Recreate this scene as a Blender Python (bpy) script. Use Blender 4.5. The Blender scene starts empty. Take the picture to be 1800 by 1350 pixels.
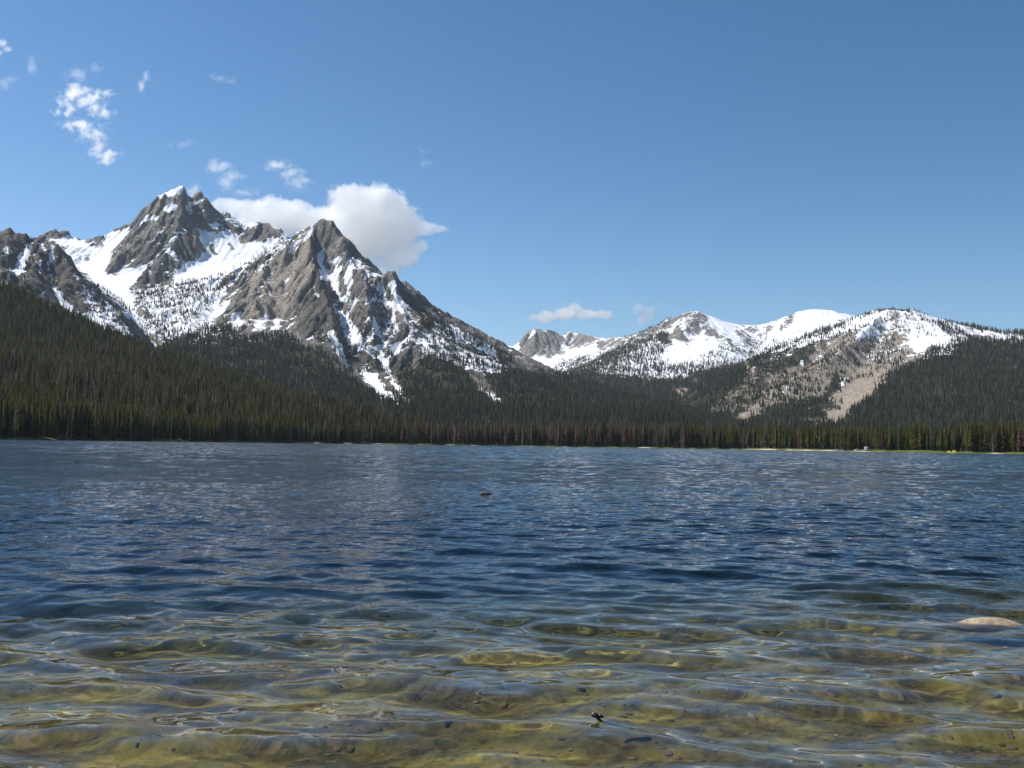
import bpy, math, random
import numpy as np
from mathutils import Matrix, Vector

rng = np.random.default_rng(7)
random.seed(7)
sc = bpy.context.scene
C = sc.collection

# ------------------------------------------------------------------ camera
CAM_H = 1.5
F_PX, W0, H0 = 1766.0, 1800.0, 1350.0
PITCH, ROLL = math.radians(3.45), math.radians(0.86)
cd = bpy.data.cameras.new('camera')
cam = bpy.data.objects.new('camera', cd); C.objects.link(cam)
RM = Matrix.Rotation(math.radians(90) + PITCH, 3, 'X') @ Matrix.Rotation(ROLL, 3, 'Z')
cam.matrix_world = Matrix.Translation((0, 0, CAM_H)) @ RM.to_4x4()
cd.sensor_width = 36.0
cd.lens = 36.0 * F_PX / W0
cd.clip_start = 0.1
cd.clip_end = 100000
sc.camera = cam
RN = np.array(RM)

# ------------------------------------------------------------------ light
SUN_EL, SUN_AZ = math.radians(47), math.radians(-66)      # azimuth from the view direction, minus = left
sun_dir = Vector((math.sin(SUN_AZ) * math.cos(SUN_EL), math.cos(SUN_AZ) * math.cos(SUN_EL), math.sin(SUN_EL)))
w = bpy.data.worlds.new('World'); sc.world = w; w.use_nodes = True
nt = w.node_tree
bg = nt.nodes['Background']
sky = nt.nodes.new('ShaderNodeTexSky'); sky.sky_type = 'NISHITA'
sky.sun_disc = False
sky.sun_elevation = SUN_EL
sky.sun_rotation = SUN_AZ
sky.altitude = 1500; sky.air_density = 1.0; sky.dust_density = 0.6; sky.ozone_density = 2.5
sc_ = nt.nodes.new('ShaderNodeSeparateColor'); cc_ = nt.nodes.new('ShaderNodeCombineColor')
nt.links.new(sky.outputs[0], sc_.inputs[0])
for ch, (gm, kk) in enumerate(((1.58, 0.405), (1.22, 0.675), (1.16, 0.765))):      # clear high-altitude air: deeper blue
    pw = nt.nodes.new('ShaderNodeMath'); pw.operation = 'POWER'; pw.inputs[1].default_value = gm
    ml = nt.nodes.new('ShaderNodeMath'); ml.operation = 'MULTIPLY'; ml.inputs[1].default_value = kk
    nt.links.new(sc_.outputs[ch], pw.inputs[0]); nt.links.new(pw.outputs[0], ml.inputs[0]); nt.links.new(ml.outputs[0], cc_.inputs[ch])
nt.links.new(cc_.outputs[0], bg.inputs[0])
bg.inputs[1].default_value = 0.085
sl = bpy.data.lights.new('sun', 'SUN'); sl.energy = 5.0; sl.angle = math.radians(0.53); sl.color = (1.0, 0.95, 0.88)
so = bpy.data.objects.new('sun', sl); C.objects.link(so)
so.rotation_euler = sun_dir.to_track_quat('Z', 'Y').to_euler()
sc.view_settings.view_transform = 'Standard'; sc.view_settings.look = 'None'
sc.view_settings.exposure = 0.43; sc.view_settings.gamma = 1.0
sc.render.engine = 'CYCLES'
cy = sc.cycles
cy.use_denoising = True
cy.use_adaptive_sampling = True; cy.adaptive_threshold = 0.02
cy.max_bounces = 40; cy.diffuse_bounces = 2; cy.glossy_bounces = 3; cy.transmission_bounces = 4
cy.transparent_max_bounces = 12; cy.volume_bounces = 36
cy.volume_step_rate = 2.0; cy.volume_max_steps = 256
cy.sample_clamp_indirect = 20.0

# ------------------------------------------------------------------ helpers
def at(px, py, d):
    v = RN @ np.array([(px - W0 / 2) / F_PX, -(py - H0 / 2) / F_PX, -1.0])
    t = d / math.hypot(v[0], v[1])
    return np.array([v[0] * t, v[1] * t, CAM_H + v[2] * t])

def on_water(px, py, z=0.0):
    v = RN @ np.array([(px - W0 / 2) / F_PX, -(py - H0 / 2) / F_PX, -1.0])
    t = (z - CAM_H) / v[2]
    return np.array([v[0] * t, v[1] * t, z])

def project(x, y, z):
    P = np.stack([x, y, z - CAM_H], -1) @ RN
    dd = np.where(P[..., 2] < -1e-3, -P[..., 2], 1e9)
    return W0 / 2 + F_PX * P[..., 0] / dd, H0 / 2 - F_PX * P[..., 1] / dd

_perm = np.random.default_rng(3).permutation(1024)
_val = np.random.default_rng(4).random(1024) * 2 - 1
def vnoise(x, y, seed=0):
    xi = np.floor(x).astype(np.int64); yi = np.floor(y).astype(np.int64)
    xf = x - xi; yf = y - yi
    u = xf * xf * xf * (xf * (xf * 6 - 15) + 10); v = yf * yf * yf * (yf * (yf * 6 - 15) + 10)
    def h(a, b): return _val[_perm[(_perm[(a + seed * 37) & 1023] + b) & 1023]]
    return (h(xi, yi) * (1 - u) + h(xi + 1, yi) * u) * (1 - v) + (h(xi, yi + 1) * (1 - u) + h(xi + 1, yi + 1) * u) * v

def fbm(x, y, oct=5, seed=0, gain=0.5, ridged=False):
    s = np.zeros_like(x); a = 1.0; n = 0.0
    for k in range(oct):
        c, sn = math.cos(k * 0.7 + 0.3), math.sin(k * 0.7 + 0.3)
        v = vnoise((x * c - y * sn) + 17.3 * k, (x * sn + y * c) + 9.1 * k, seed + k)
        if ridged: v = 1 - 2.2 * np.abs(v)
        s += a * v; n += a; a *= gain; x = x * 2.03; y = y * 2.03
    return s / n

def set_tags(o, label=None, cat=None, group=None, kind=None):
    if label: o['label'] = label
    if cat: o['category'] = cat
    if group: o['group'] = group
    if kind: o['kind'] = kind
    return o

def mesh_obj(name, verts, faces, mats=None, smooth=False, parent=None, link=True):
    me = bpy.data.meshes.new(name)
    if isinstance(faces, np.ndarray):
        n = len(verts); m, k = faces.shape
        me.vertices.add(n); me.vertices.foreach_set('co', np.asarray(verts, np.float32).ravel())
        me.loops.add(m * k); me.loops.foreach_set('vertex_index', faces.astype(np.int32).ravel())
        me.polygons.add(m); me.polygons.foreach_set('loop_start', np.arange(0, m * k, k, dtype=np.int32))
        me.polygons.foreach_set('loop_total', np.full(m, k, np.int32))
        me.update(calc_edges=True)
    else:
        me.from_pydata([tuple(v) for v in verts], [], faces); me.update()
    if mats:
        for m_ in (mats if isinstance(mats, (list, tuple)) else [mats]): me.materials.append(m_)
    me.polygons.foreach_set('use_smooth', np.full(len(me.polygons), bool(smooth)))
    o = bpy.data.objects.new(name, me)
    if link: C.objects.link(o)
    if parent: o.parent = parent
    return o

def grid_faces(nr, nc):
    i = np.arange(nr * nc).reshape(nr, nc)
    return np.stack([i[:-1, :-1], i[:-1, 1:], i[1:, 1:], i[1:, :-1]], -1).reshape(-1, 4)

def fattr(me, name, arr):
    a = me.attributes.new(name, 'FLOAT', 'POINT'); a.data.foreach_set('value', np.asarray(arr, np.float32).ravel())

class NT:
    """small node helper"""
    def __init__(s, tree): s.t = tree
    def n(s, typ, **kw):
        nd = s.t.nodes.new(typ)
        for k, v in kw.items(): setattr(nd, k, v)
        return nd
    def link(s, a, b): s.t.links.new(a, b)
    def put(s, sock, v):
        if isinstance(v, bpy.types.NodeSocket): s.link(v, sock)
        else: sock.default_value = v
    def math(s, op, a, b=0.0, c=None, clamp=False):
        m = s.n('ShaderNodeMath', operation=op, use_clamp=clamp)
        s.put(m.inputs[0], a); s.put(m.inputs[1], b)
        if c is not None: s.put(m.inputs[2], c)
        return m.outputs[0]
    def smooth(s, v, lo, hi, a=0.0, b=1.0):
        m = s.n('ShaderNodeMapRange', interpolation_type='SMOOTHSTEP')
        s.put(m.inputs[0], v); s.put(m.inputs[1], lo); s.put(m.inputs[2], hi); m.inputs[3].default_value = a; m.inputs[4].default_value = b
        return m.outputs[0]
    def mix(s, f, a, b):
        m = s.n('ShaderNodeMix', data_type='RGBA')
        s.put(m.inputs[0], f)
        for q, v in ((6, a), (7, b)):
            if not isinstance(v, bpy.types.NodeSocket) and len(v) == 3: v = (*v, 1)
            s.put(m.inputs[q], v)
        return m.outputs[2]
    def noise(s, vec, scale, detail=4, rough=0.5, dist=0.0, color=False):
        m = s.n('ShaderNodeTexNoise'); 
        if vec is not None: s.link(vec, m.inputs['Vector'])
        m.inputs['Scale'].default_value = scale; m.inputs['Detail'].default_value = detail
        m.inputs['Roughness'].default_value = rough; m.inputs['Distortion'].default_value = dist
        return m.outputs[1 if color else 0]
    def mapping(s, vec, scale=(1, 1, 1), rot=(0, 0, 0)):
        m = s.n('ShaderNodeMapping'); s.link(vec, m.inputs[0]); m.inputs['Scale'].default_value = scale; m.inputs['Rotation'].default_value = rot
        return m.outputs[0]
    def attr(s, name):
        return s.n('ShaderNodeAttribute', attribute_name=name).outputs['Fac']

def new_mat(name):
    m = bpy.data.materials.new(name); m.use_nodes = True
    t = NT(m.node_tree); b = m.node_tree.nodes['Principled BSDF']
    return m, t, b

def simple_mat(name, col, rough=0.6, var=0.25, scale=3.0, metal=0.0):
    m, t, b = new_mat(name)
    tc = t.n('ShaderNodeTexCoord').outputs['Object']
    nz = t.noise(tc, scale, 4)
    c0 = tuple(max(0, c * (1 - var)) for c in col); c1 = tuple(min(1, c * (1 + var)) for c in col)
    t.link(t.mix(nz, c0, c1), b.inputs['Base Color'])
    b.inputs['Roughness'].default_value = rough; b.inputs['Metallic'].default_value = metal
    return m

# ------------------------------------------------------------------ terrain material
def terrain_material(name, rock_lo, rock_hi, tan=(0.50, 0.42, 0.34), floor=(0.028, 0.035, 0.016), slope_k=1.1, floor2=(0.055, 0.06, 0.03)):
    m, t, b = new_mat(name)
    pos = t.n('ShaderNodeNewGeometry').outputs['Position']
    nrm = t.n('ShaderNodeNewGeometry').outputs['Normal']
    nz = t.n('ShaderNodeSeparateXYZ'); t.link(nrm, nz.inputs[0])
    n1 = t.noise(pos, 0.035, 7, 0.62)
    n2 = t.noise(pos, 0.11, 5, 0.6)
    n3 = t.noise(t.mapping(pos, (1, 1, 0.25)), 0.06, 6, 0.7, 0.6)
    # rock: streaked grey granite, warmer where weathered
    r = t.mix(t.smooth(n3, 0.32, 0.68), rock_lo, rock_hi)
    r = t.mix(t.math('MULTIPLY', t.smooth(n2, 0.40, 0.62), 0.45), r, tuple(c * 0.55 for c in rock_lo))
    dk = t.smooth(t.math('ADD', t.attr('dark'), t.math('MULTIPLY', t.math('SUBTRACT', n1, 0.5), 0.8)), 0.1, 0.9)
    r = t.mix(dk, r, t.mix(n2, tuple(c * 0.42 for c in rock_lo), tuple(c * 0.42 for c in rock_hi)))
    tn = t.math('ADD', t.attr('tan'), t.math('MULTIPLY', t.math('SUBTRACT', n1, 0.5), 0.9))
    r = t.mix(t.smooth(tn, 0.25, 0.75), r, t.mix(n2, tan, tuple(c * 0.6 for c in tan)))
    # forest floor and scrub
    fl = t.mix(n2, floor, floor2)
    vg = t.math('ADD', t.attr('veg'), t.math('MULTIPLY', t.math('SUBTRACT', n1, 0.5), 0.8))
    col = t.mix(t.smooth(vg, 0.35, 0.6), r, fl)
    # snow
    s = t.math('ADD', t.attr('snow'), t.math('MULTIPLY', t.math('SUBTRACT', n1, 0.5), 1.5))
    s = t.math('ADD', s, t.math('MULTIPLY', t.math('SUBTRACT', n2, 0.5), 1.6))
    s = t.math('ADD', s, t.math('MULTIPLY', t.math('SUBTRACT', nz.outputs[2], 0.72), slope_k))
    sm = t.smooth(s, -0.04, 0.06)
    col = t.mix(sm, col, (0.86, 0.88, 0.92))
    t.link(col, b.inputs['Base Color'])
    b.inputs['Roughness'].default_value = 0.85
    b.inputs['Specular IOR Level'].default_value = 0.15
    bmp = t.n('ShaderNodeBump'); bmp.inputs['Strength'].default_value = 1.0; bmp.inputs['Distance'].default_value = 14.0
    hgt = t.math('MULTIPLY', t.math('ADD', t.math('MULTIPLY', n3, 1.0), t.math('MULTIPLY', n2, 0.8)), t.math('SUBTRACT', 1.0, t.math('MULTIPLY', sm, 0.88)))
    t.link(hgt, bmp.inputs['Height']); t.link(bmp.outputs[0], b.inputs['Normal'])
    return m

# ------------------------------------------------------------------ terrain builder
def membrane(x0, x1, y0, y1, res, lines, edge=-20.0):
    """height field through ridge and gully lines: a stretched membrane solved coarse to fine"""
    nx = int((x1 - x0) / res) + 1; ny = int((y1 - y0) / res) + 1
    levels = [16, 8, 4, 2, 1]
    z = None
    pts = []
    for ln in lines:
        P = [at(*p) if len(p) == 3 else np.array(p[:3]) for p in ln]
        for a, b in zip(P[:-1], P[1:]):
            n = max(2, int(np.linalg.norm((b - a)[:2]) / (res * 0.4)))
            tt = np.linspace(0, 1, n)[:, None]
            pts.append(a + (b - a) * tt)
    pts = np.concatenate(pts)
    for L in levels:
        r = res * L
        mx = int((x1 - x0) / r) + 1; my = int((y1 - y0) / r) + 1
        ix = np.clip(((pts[:, 0] - x0) / r).round().astype(int), 0, mx - 1); iy = np.clip(((pts[:, 1] - y0) / r).round().astype(int), 0, my - 1)
        inside = (pts[:, 0] > x0) & (pts[:, 0] < x1) & (pts[:, 1] > y0) & (pts[:, 1] < y1)
        acc = np.zeros((my, mx)); cnt = np.zeros((my, mx))
        np.add.at(acc, (iy[inside], ix[inside]), pts[inside, 2]); np.add.at(cnt, (iy[inside], ix[inside]), 1)
        fix = cnt > 0
        val = np.where(fix, acc / np.maximum(cnt, 1), 0)
        fix[0, :] = fix[-1, :] = True; fix[:, 0] = fix[:, -1] = True
        val[0, :] = val[-1, :] = edge; val[:, 0] = val[:, -1] = edge
        if z is None: z = np.full((my, mx), 100.0)
        else:
            yy = np.linspace(0, z.shape[0] - 1, my); xx = np.linspace(0, z.shape[1] - 1, mx)
            yi = np.minimum(yy.astype(int), z.shape[0] - 2); xi = np.minimum(xx.astype(int), z.shape[1] - 2)
            fy = (yy - yi)[:, None]; fx = (xx - xi)[None]
            z = (z[yi][:, xi] * (1 - fx) + z[yi][:, xi + 1] * fx) * (1 - fy) + (z[yi + 1][:, xi] * (1 - fx) + z[yi + 1][:, xi + 1] * fx) * fy
        z = np.where(fix, val, z)
        its = {16: 1200, 8: 300, 4: 120, 2: 50, 1: 24}[L]
        for _ in range(its):
            zn = z.copy()
            zn[1:-1, 1:-1] = 0.25 * (z[:-2, 1:-1] + z[2:, 1:-1] + z[1:-1, :-2] + z[1:-1, 2:])
            z = np.where(fix, val, zn)
    X, Y = np.meshgrid(np.linspace(x0, x0 + (z.shape[1] - 1) * res, z.shape[1]), np.linspace(y0, y0 + (z.shape[0] - 1) * res, z.shape[0]))
    return X, Y, z

def blur(a, n):
    for _ in range(n):
        p = np.pad(a, 1, mode='edge')
        a = (p[:-2, 1:-1] + p[2:, 1:-1] + p[1:-1, :-2] + p[1:-1, 2:] + 2 * a) / 6
    return a

def erode(z, res, n_drops=30000, batches=10, steps=50, rate=0.25, seed=1):
    """rain drops run downhill together, cutting gullies and dropping scree"""
    r = np.random.default_rng(seed); ny, nx = z.shape; z = z / res
    for b_ in range(batches):
        x = r.random(n_drops) * (nx - 4) + 1; y = r.random(n_drops) * (ny - 4) + 1
        dx = np.zeros(n_drops); dy = np.zeros(n_drops); sed = np.zeros(n_drops); sp = np.ones(n_drops); wt = np.ones(n_drops)
        for k in range(steps):
            xi = x.astype(int); yi = y.astype(int); fx = x - xi; fy = y - yi
            z00 = z[yi, xi]; z10 = z[yi, xi + 1]; z01 = z[yi + 1, xi]; z11 = z[yi + 1, xi + 1]
            gx = (z10 - z00) * (1 - fy) + (z11 - z01) * fy; gy = (z01 - z00) * (1 - fx) + (z11 - z10) * fx
            h0 = z00 * (1 - fx) * (1 - fy) + z10 * fx * (1 - fy) + z01 * (1 - fx) * fy + z11 * fx * fy
            dx = dx * 0.3 - gx * 0.7; dy = dy * 0.3 - gy * 0.7
            l = np.hypot(dx, dy) + 1e-9; dx /= l; dy /= l
            nxp = np.clip(x + dx, 1, nx - 3); nyp = np.clip(y + dy, 1, ny - 3)
            xj = nxp.astype(int); yj = nyp.astype(int); gx_ = nxp - xj; gy_ = nyp - yj
            h1 = z[yj, xj] * (1 - gx_) * (1 - gy_) + z[yj, xj + 1] * gx_ * (1 - gy_) + z[yj + 1, xj] * (1 - gx_) * gy_ + z[yj + 1, xj + 1] * gx_ * gy_
            dh = h1 - h0
            cap = np.maximum(-dh, 0.01) * sp * wt * 3.0
            dep = np.where((sed > cap) | (dh > 0), np.where(dh > 0, np.minimum(dh, sed), (sed - cap) * 0.3), -np.minimum((cap - sed) * rate, np.maximum(-dh, 0)))
            dep = np.where(l > 0, dep, 0)
            for (ax, ay, wgt) in ((0, 0, (1 - fx) * (1 - fy)), (1, 0, fx * (1 - fy)), (0, 1, (1 - fx) * fy), (1, 1, fx * fy)):
                np.add.at(z, (yi + ay, xi + ax), dep * wgt * 0.25)
            sed -= dep; sp = np.sqrt(np.clip(sp * sp - dh * 0.5, 0.1, 9)); wt *= 0.98
            x, y = nxp, nyp
    return z * res

def paint(polys, base, blur_n=2, step=2.0):
    """paint polygons over a view of the slopes at build time; values are then stored on the terrain vertices"""
    X0, Y0, nx, ny = -300, 200, int(2500 / step), int(620 / step)
    a = np.full((ny, nx), float(base)); gx, gy = np.meshgrid(X0 + np.arange(nx) * step, Y0 + np.arange(ny) * step)
    for val, pl in polys:
        p = np.array(pl, float)
        bx0, bx1, by0, by1 = p[:, 0].min(), p[:, 0].max(), p[:, 1].min(), p[:, 1].max()
        sx = slice(max(0, int((bx0 - X0) / step)), max(0, int((bx1 - X0) / step) + 2)); sy = slice(max(0, int((by0 - Y0) / step)), max(0, int((by1 - Y0) / step) + 2))
        qx = gx[sy, sx]; qy = gy[sy, sx]; ins = np.zeros(qx.shape, bool)
        for i in range(len(p)):
            xa, ya = p[i]; xb, yb = p[(i + 1) % len(p)]
            if ya == yb: continue
            c = ((ya > qy) != (yb > qy)) & (qx < (xb - xa) * (qy - ya) / (yb - ya) + xa)
            ins ^= c
        sub = a[sy, sx]; sub[ins] = val; a[sy, sx] = sub
    a = blur(a, blur_n)
    def sample(px, py):
        u = np.clip((px - X0) / step, 0, nx - 1.001); v = np.clip((py - Y0) / step, 0, ny - 1.001)
        ui = u.astype(int); vi = v.astype(int); fu = u - ui; fv = v - vi
        return (a[vi, ui] * (1 - fu) + a[vi, ui + 1] * fu) * (1 - fv) + (a[vi + 1, ui] * (1 - fu) + a[vi + 1, ui + 1] * fu) * fv
    return sample

forest_pts = []      # x, y, z, height, variant

def plant(X, Y, Z, res, veg, spacing, hgt, variants, zmin=1.0, seed=0, hnoise=0.38, pxr=(-140, 1940)):
    r = np.random.default_rng(seed)
    x0, x1, y0, y1 = X[0, 0], X[0, -1], Y[0, 0], Y[-1, 0]
    n = int((x1 - x0) * (y1 - y0) / spacing ** 2)
    x = r.uniform(x0 + res, x1 - 2 * res, n); y = r.uniform(y0 + res, y1 - 2 * res, n)
    u = (x - x0) / res; v = (y - y0) / res; ui = u.astype(int); vi = v.astype(int); fu = u - ui; fv = v - vi
    def smp(A): return (A[vi, ui] * (1 - fu) + A[vi, ui + 1] * fu) * (1 - fv) + (A[vi + 1, ui] * (1 - fu) + A[vi + 1, ui + 1] * fu) * fv
    z = smp(Z); d = smp(veg)
    gx = (Z[vi, ui + 1] - Z[vi, ui]) / res; gy = (Z[vi + 1, ui] - Z[vi, ui]) / res
    px, py = project(x, y, z)
    rr = np.hypot(x, y)
    # slopes turned well away from the lake carry no visible trees
    facing = -(gx * x + gy * y) / rr + (z - CAM_H) / rr * -1.0
    clump = 0.5 + 0.8 * vnoise(x / 28.0, y / 28.0, 5) + 0.5 * vnoise(x / 9.0, y / 9.0, 6)
    dd = d + (clump - 0.5) * 1.0 * (d > 0.02) * (d < 0.97)
    dd = np.where(d >= 0.97, 0.72 + 0.55 * vnoise(x / 45.0, y / 45.0, 7) + 0.35 * vnoise(x / 14.0, y / 14.0, 9) + 0.15, dd)
    keep = (r.random(n) < dd) & (z > zmin) & (px > pxr[0]) & (px < pxr[1]) & (facing < 0.22) & (np.hypot(gx, gy) < 1.6)
    x, y, z, d = x[keep], y[keep], z[keep], d[keep]
    h = hgt(d, z) * r.uniform(1 - hnoise, 1 + hnoise, len(x)) * (1 + 0.2 * vnoise(x / 60.0, y / 60.0, 33))
    var = variants(x, y, z, r)
    forest_pts.append(np.stack([x, y, z - 0.03 * h, h, var], -1))
    return len(x)

def ribs(X, Y, Z, res, seed, scale=26.0, n=14):
    """noise smeared along the fall line: rock ribs and gullies that run downhill"""
    Zs = blur(Z, 4); gy, gx = np.gradient(Zs, res); m = np.hypot(gx, gy) + 1e-6; gx, gy = gx / m, gy / m
    N = fbm(X / scale, Y / scale, 4, seed, 0.6); ny, nx = N.shape
    iy, ix = np.mgrid[0:ny, 0:nx].astype(float); acc = N.copy()
    for sgn in (1, -1):
        px_, py_ = ix.copy(), iy.copy()
        for k in range(n):
            a = np.clip(py_.astype(int), 0, ny - 1); b = np.clip(px_.astype(int), 0, nx - 1)
            px_ = np.clip(px_ + sgn * 1.3 * gx[a, b], 0, nx - 1); py_ = np.clip(py_ + sgn * 1.3 * gy[a, b], 0, ny - 1)
            acc += N[py_.astype(int), px_.astype(int)]
    acc = acc - acc.mean(); acc /= acc.std() + 1e-9
    return np.clip(acc, -2.2, 2.2)

def build_terrain(name, bounds, res, lines, mat, snow, veg, tan, label, rough=14.0, ero=True, seed=0, jag=5.0, spacing=9.0, hgt=None, variants=None, blur_n=2, rib=6.0, tone=None):
    X, Y, Z = membrane(*bounds, res, lines)
    Z = blur(Z, blur_n)
    base = np.clip(Z / 120.0, 0, 1)
    gy, gx = np.gradient(Z, res); sl_ = np.hypot(gx, gy)
    steep = np.clip((blur(sl_, 6) - 0.25) / 0.5, 0, 1)
    wx = 30 * vnoise(X / 160, Y / 160, seed + 1); wy = 30 * vnoise(X / 160, Y / 160, seed + 2)
    rd = fbm((X + wx) / 150, (Y + wy) / 150, 6, seed + 3, 0.52, ridged=True)
    fn = fbm(X / 60, Y / 60, 5, seed + 9, 0.55)
    px, py = project(X, Y, Z)
    sn0 = snow(px, py)
    soft = 1 - 0.75 * np.clip(sn0, 0, 1)
    Z = Z + base * (0.25 + 0.75 * steep) * soft * (rough * rd + jag * fn) - 0.2 * rough * base
    Z = Z + base * steep * soft * jag * 0.9 * np.maximum(0, fbm(X / 24, Y / 24, 3, seed + 17, 0.5, ridged=True) - 0.25)
    RB = ribs(X, Y, Z, res, seed + 13)
    Z = Z + base * steep * soft * rib * (RB - 0.4 * np.abs(RB))
    if ero: Z = erode(Z, res, n_drops=X.size // 14, batches=6, steps=45, seed=seed + 5)
    px, py = project(X, Y, Z)
    jx = 4 * vnoise(X / 25, Y / 25, 21) + 2.5 * vnoise(X / 9, Y / 9, 22); jy = 4 * vnoise(X / 25, Y / 25, 23) + 2.5 * vnoise(X / 9, Y / 9, 24)
    S = snow(px + jx, py + jy) - 0.20 * RB * np.clip(steep * 1.5, 0, 1); V = veg(px + jx, py + jy); T = tan(px + jx, py + jy)
    o = mesh_obj(name, np.stack([X, Y, Z], -1).reshape(-1, 3), grid_faces(*X.shape), mat, smooth=True)
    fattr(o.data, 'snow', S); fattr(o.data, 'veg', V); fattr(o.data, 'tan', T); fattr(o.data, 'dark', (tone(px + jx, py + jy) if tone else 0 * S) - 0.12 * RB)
    set_tags(o, label, 'mountain', kind='structure')
    if hgt is not None:
        n = plant(X, Y, Z, res, V, spacing, hgt, variants, seed=seed + 11)
        print('TREES', name, n, X.shape)
    return X, Y, Z

ROCK = terrain_material('granite_and_snow', (0.110, 0.104, 0.095), (0.43, 0.395, 0.35))
ROCKB = terrain_material('pale_scree_and_snow', (0.20, 0.175, 0.145), (0.46, 0.40, 0.33))
SOIL = terrain_material('forest_floor', (0.06, 0.05, 0.03), (0.10, 0.09, 0.06))

def green_mix(pd=0.04, pg=0.08, high=False):
    def f(x, y, z, r):
        u = r.random(len(x)); cl = vnoise(x / 120, y / 120, 31)
        v = r.integers(0, 4, len(x)).astype(float)
        if high: v = 6.0 + r.integers(0, 2, len(x))
        v[u < pg + 0.12 * np.clip(cl, 0, 1)] = 5       # grey dead
        v[u < pd] = 4                                  # red dead
        return v
    return f

# ---- A: the two peaks
LA = [
 [(-320,370,3350),(-250,380,3300),(-120,400,3250),(0,403,3200),(8,410,3190),(18,400,3180),(26,412,3170),(34,401,3160),(40,412,3155),(46,404,3150),(52,423,3140),(75,418,3100),(88,430,3060),(110,452,3000),(140,484,2950),(175,525,2850),(215,562,2750),(255,600,2600),(300,640,2450)],
 [(20,402,3180),(12,450,3000),(18,500,2850),(40,560,2600)],
 [(75,420,3100),(62,470,2930),(60,530,2730),(80,590,2500)],
 [(46,426,3120),(36,470,3000),(30,510,2870)],
 [(90,445,3040),(88,480,2970),(100,520,2820),(130,550,2700)],
 [(-320,440,4700),(0,430,4700),(80,416,4650),(88,408,4640),(95,401,4620),(101,413,4600),(110,407,4600),(118,408,4600),(126,418,4590),(135,418,4580),(150,428,4560),(175,412,4500),(190,406,4480),(208,393,4450),(225,396,4420),(245,372,4400),(262,355,4370),(280,344,4340),(300,335,4310),(322,324,4300),(329,343,4310),(333,348,4320),(350,336,4330),(362,341,4330),(371,360,4340),(385,384,4360),(392,374,4370),(412,375,4370),(440,389,4330),(470,400,4250),(495,408,4150),(530,430,4000),(600,480,3900)],
 [(322,324,4300),(318,360,4180),(310,400,4060),(305,440,3950),(290,470,3850),(262,505,3740)],
 [(262,355,4370),(242,400,4200),(225,430,4100),(200,460,3990),(190,478,3930)],
 [(225,396,4420),(200,425,4330),(185,450,4200),(180,470,4080)],
 [(338,398,4130),(345,430,4010),(322,462,3900)],
 [(355,338,4330),(357,370,4220),(366,400,4150)],
 [(331,350,4300),(337,375,4255),(350,402,4200),(362,425,4100),(352,455,3980),(332,478,3870),(308,492,3800)],
 [(392,374,4370),(400,400,4260),(440,425,4140),(470,422,4090)],
 [(460,446,3950),(400,466,3850),(350,487,3730),(300,499,3680),(240,510,3680)],
 [(150,458,4200),(180,488,3850),(222,515,3560),(237,545,3260),(258,590,2960),(290,630,2700)],
 [(570,381,3400),(545,393,3430),(512,410,3460),(480,438,3480),(445,462,3500),(400,482,3520),(350,494,3540),(300,504,3510),(262,520,3410),(252,545,3200),(272,580,2950),(310,620,2700)],
 [(570,381,3400),(582,387,3380),(590,408,3350),(592,426,3330),(603,419,3300),(612,430,3280),(625,452,3240),(640,457,3200),(650,476,3150),(668,480,3120),(680,482,3080),(694,481,3050),(703,503,3020),(712,522,3000),(730,545,2980),(760,568,2960),(800,588,2940),(842,608,2920),(858,622,2900),(874,650,2870),(896,668,2840),(960,682,2780),(1050,692,2700),(1130,698,2600),(1200,722,2400)],
 [(545,393,3430),(548,430,3290),(553,465,3160),(572,505,3040),(583,550,2930),(592,600,2780),(600,650,2550)],
 [(556,410,3410),(562,450,3320),(568,480,3250),(582,520,3130),(592,560,3020),(603,600,2890),(630,640,2700),(665,690,2400)],
 [(603,419,3300),(612,450,3180),(632,470,3100),(640,510,2990),(650,550,2900),(655,600,2780)],
 [(668,520,3030),(676,560,2950),(668,610,2800),(690,660,2600),(705,690,2400)],
 [(694,481,3050),(708,540,2930),(725,590,2790),(760,640,2600),(800,690,2350)],
 [(480,438,3480),(455,500,3210),(440,550,3030),(430,590,2880)],
 [(512,470,3340),(500,520,3190),(490,570,3010)],
 [(530,470,3240),(520,540,3010),(515,590,2850)],
 [(420,510,3400),(385,555,3140),(355,600,2860)],
 [(370,510,3400),(340,545,3140),(320,590,2900)],
 [(860,620,2820),(850,680,2480),(890,722,2100)],
 [(-320,690,2150),(100,690,2100),(300,700,2050),(500,705,2000),(700,720,1950),(900,727,1900),(1100,738,1850),(1220,746,1800)],
]
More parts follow.
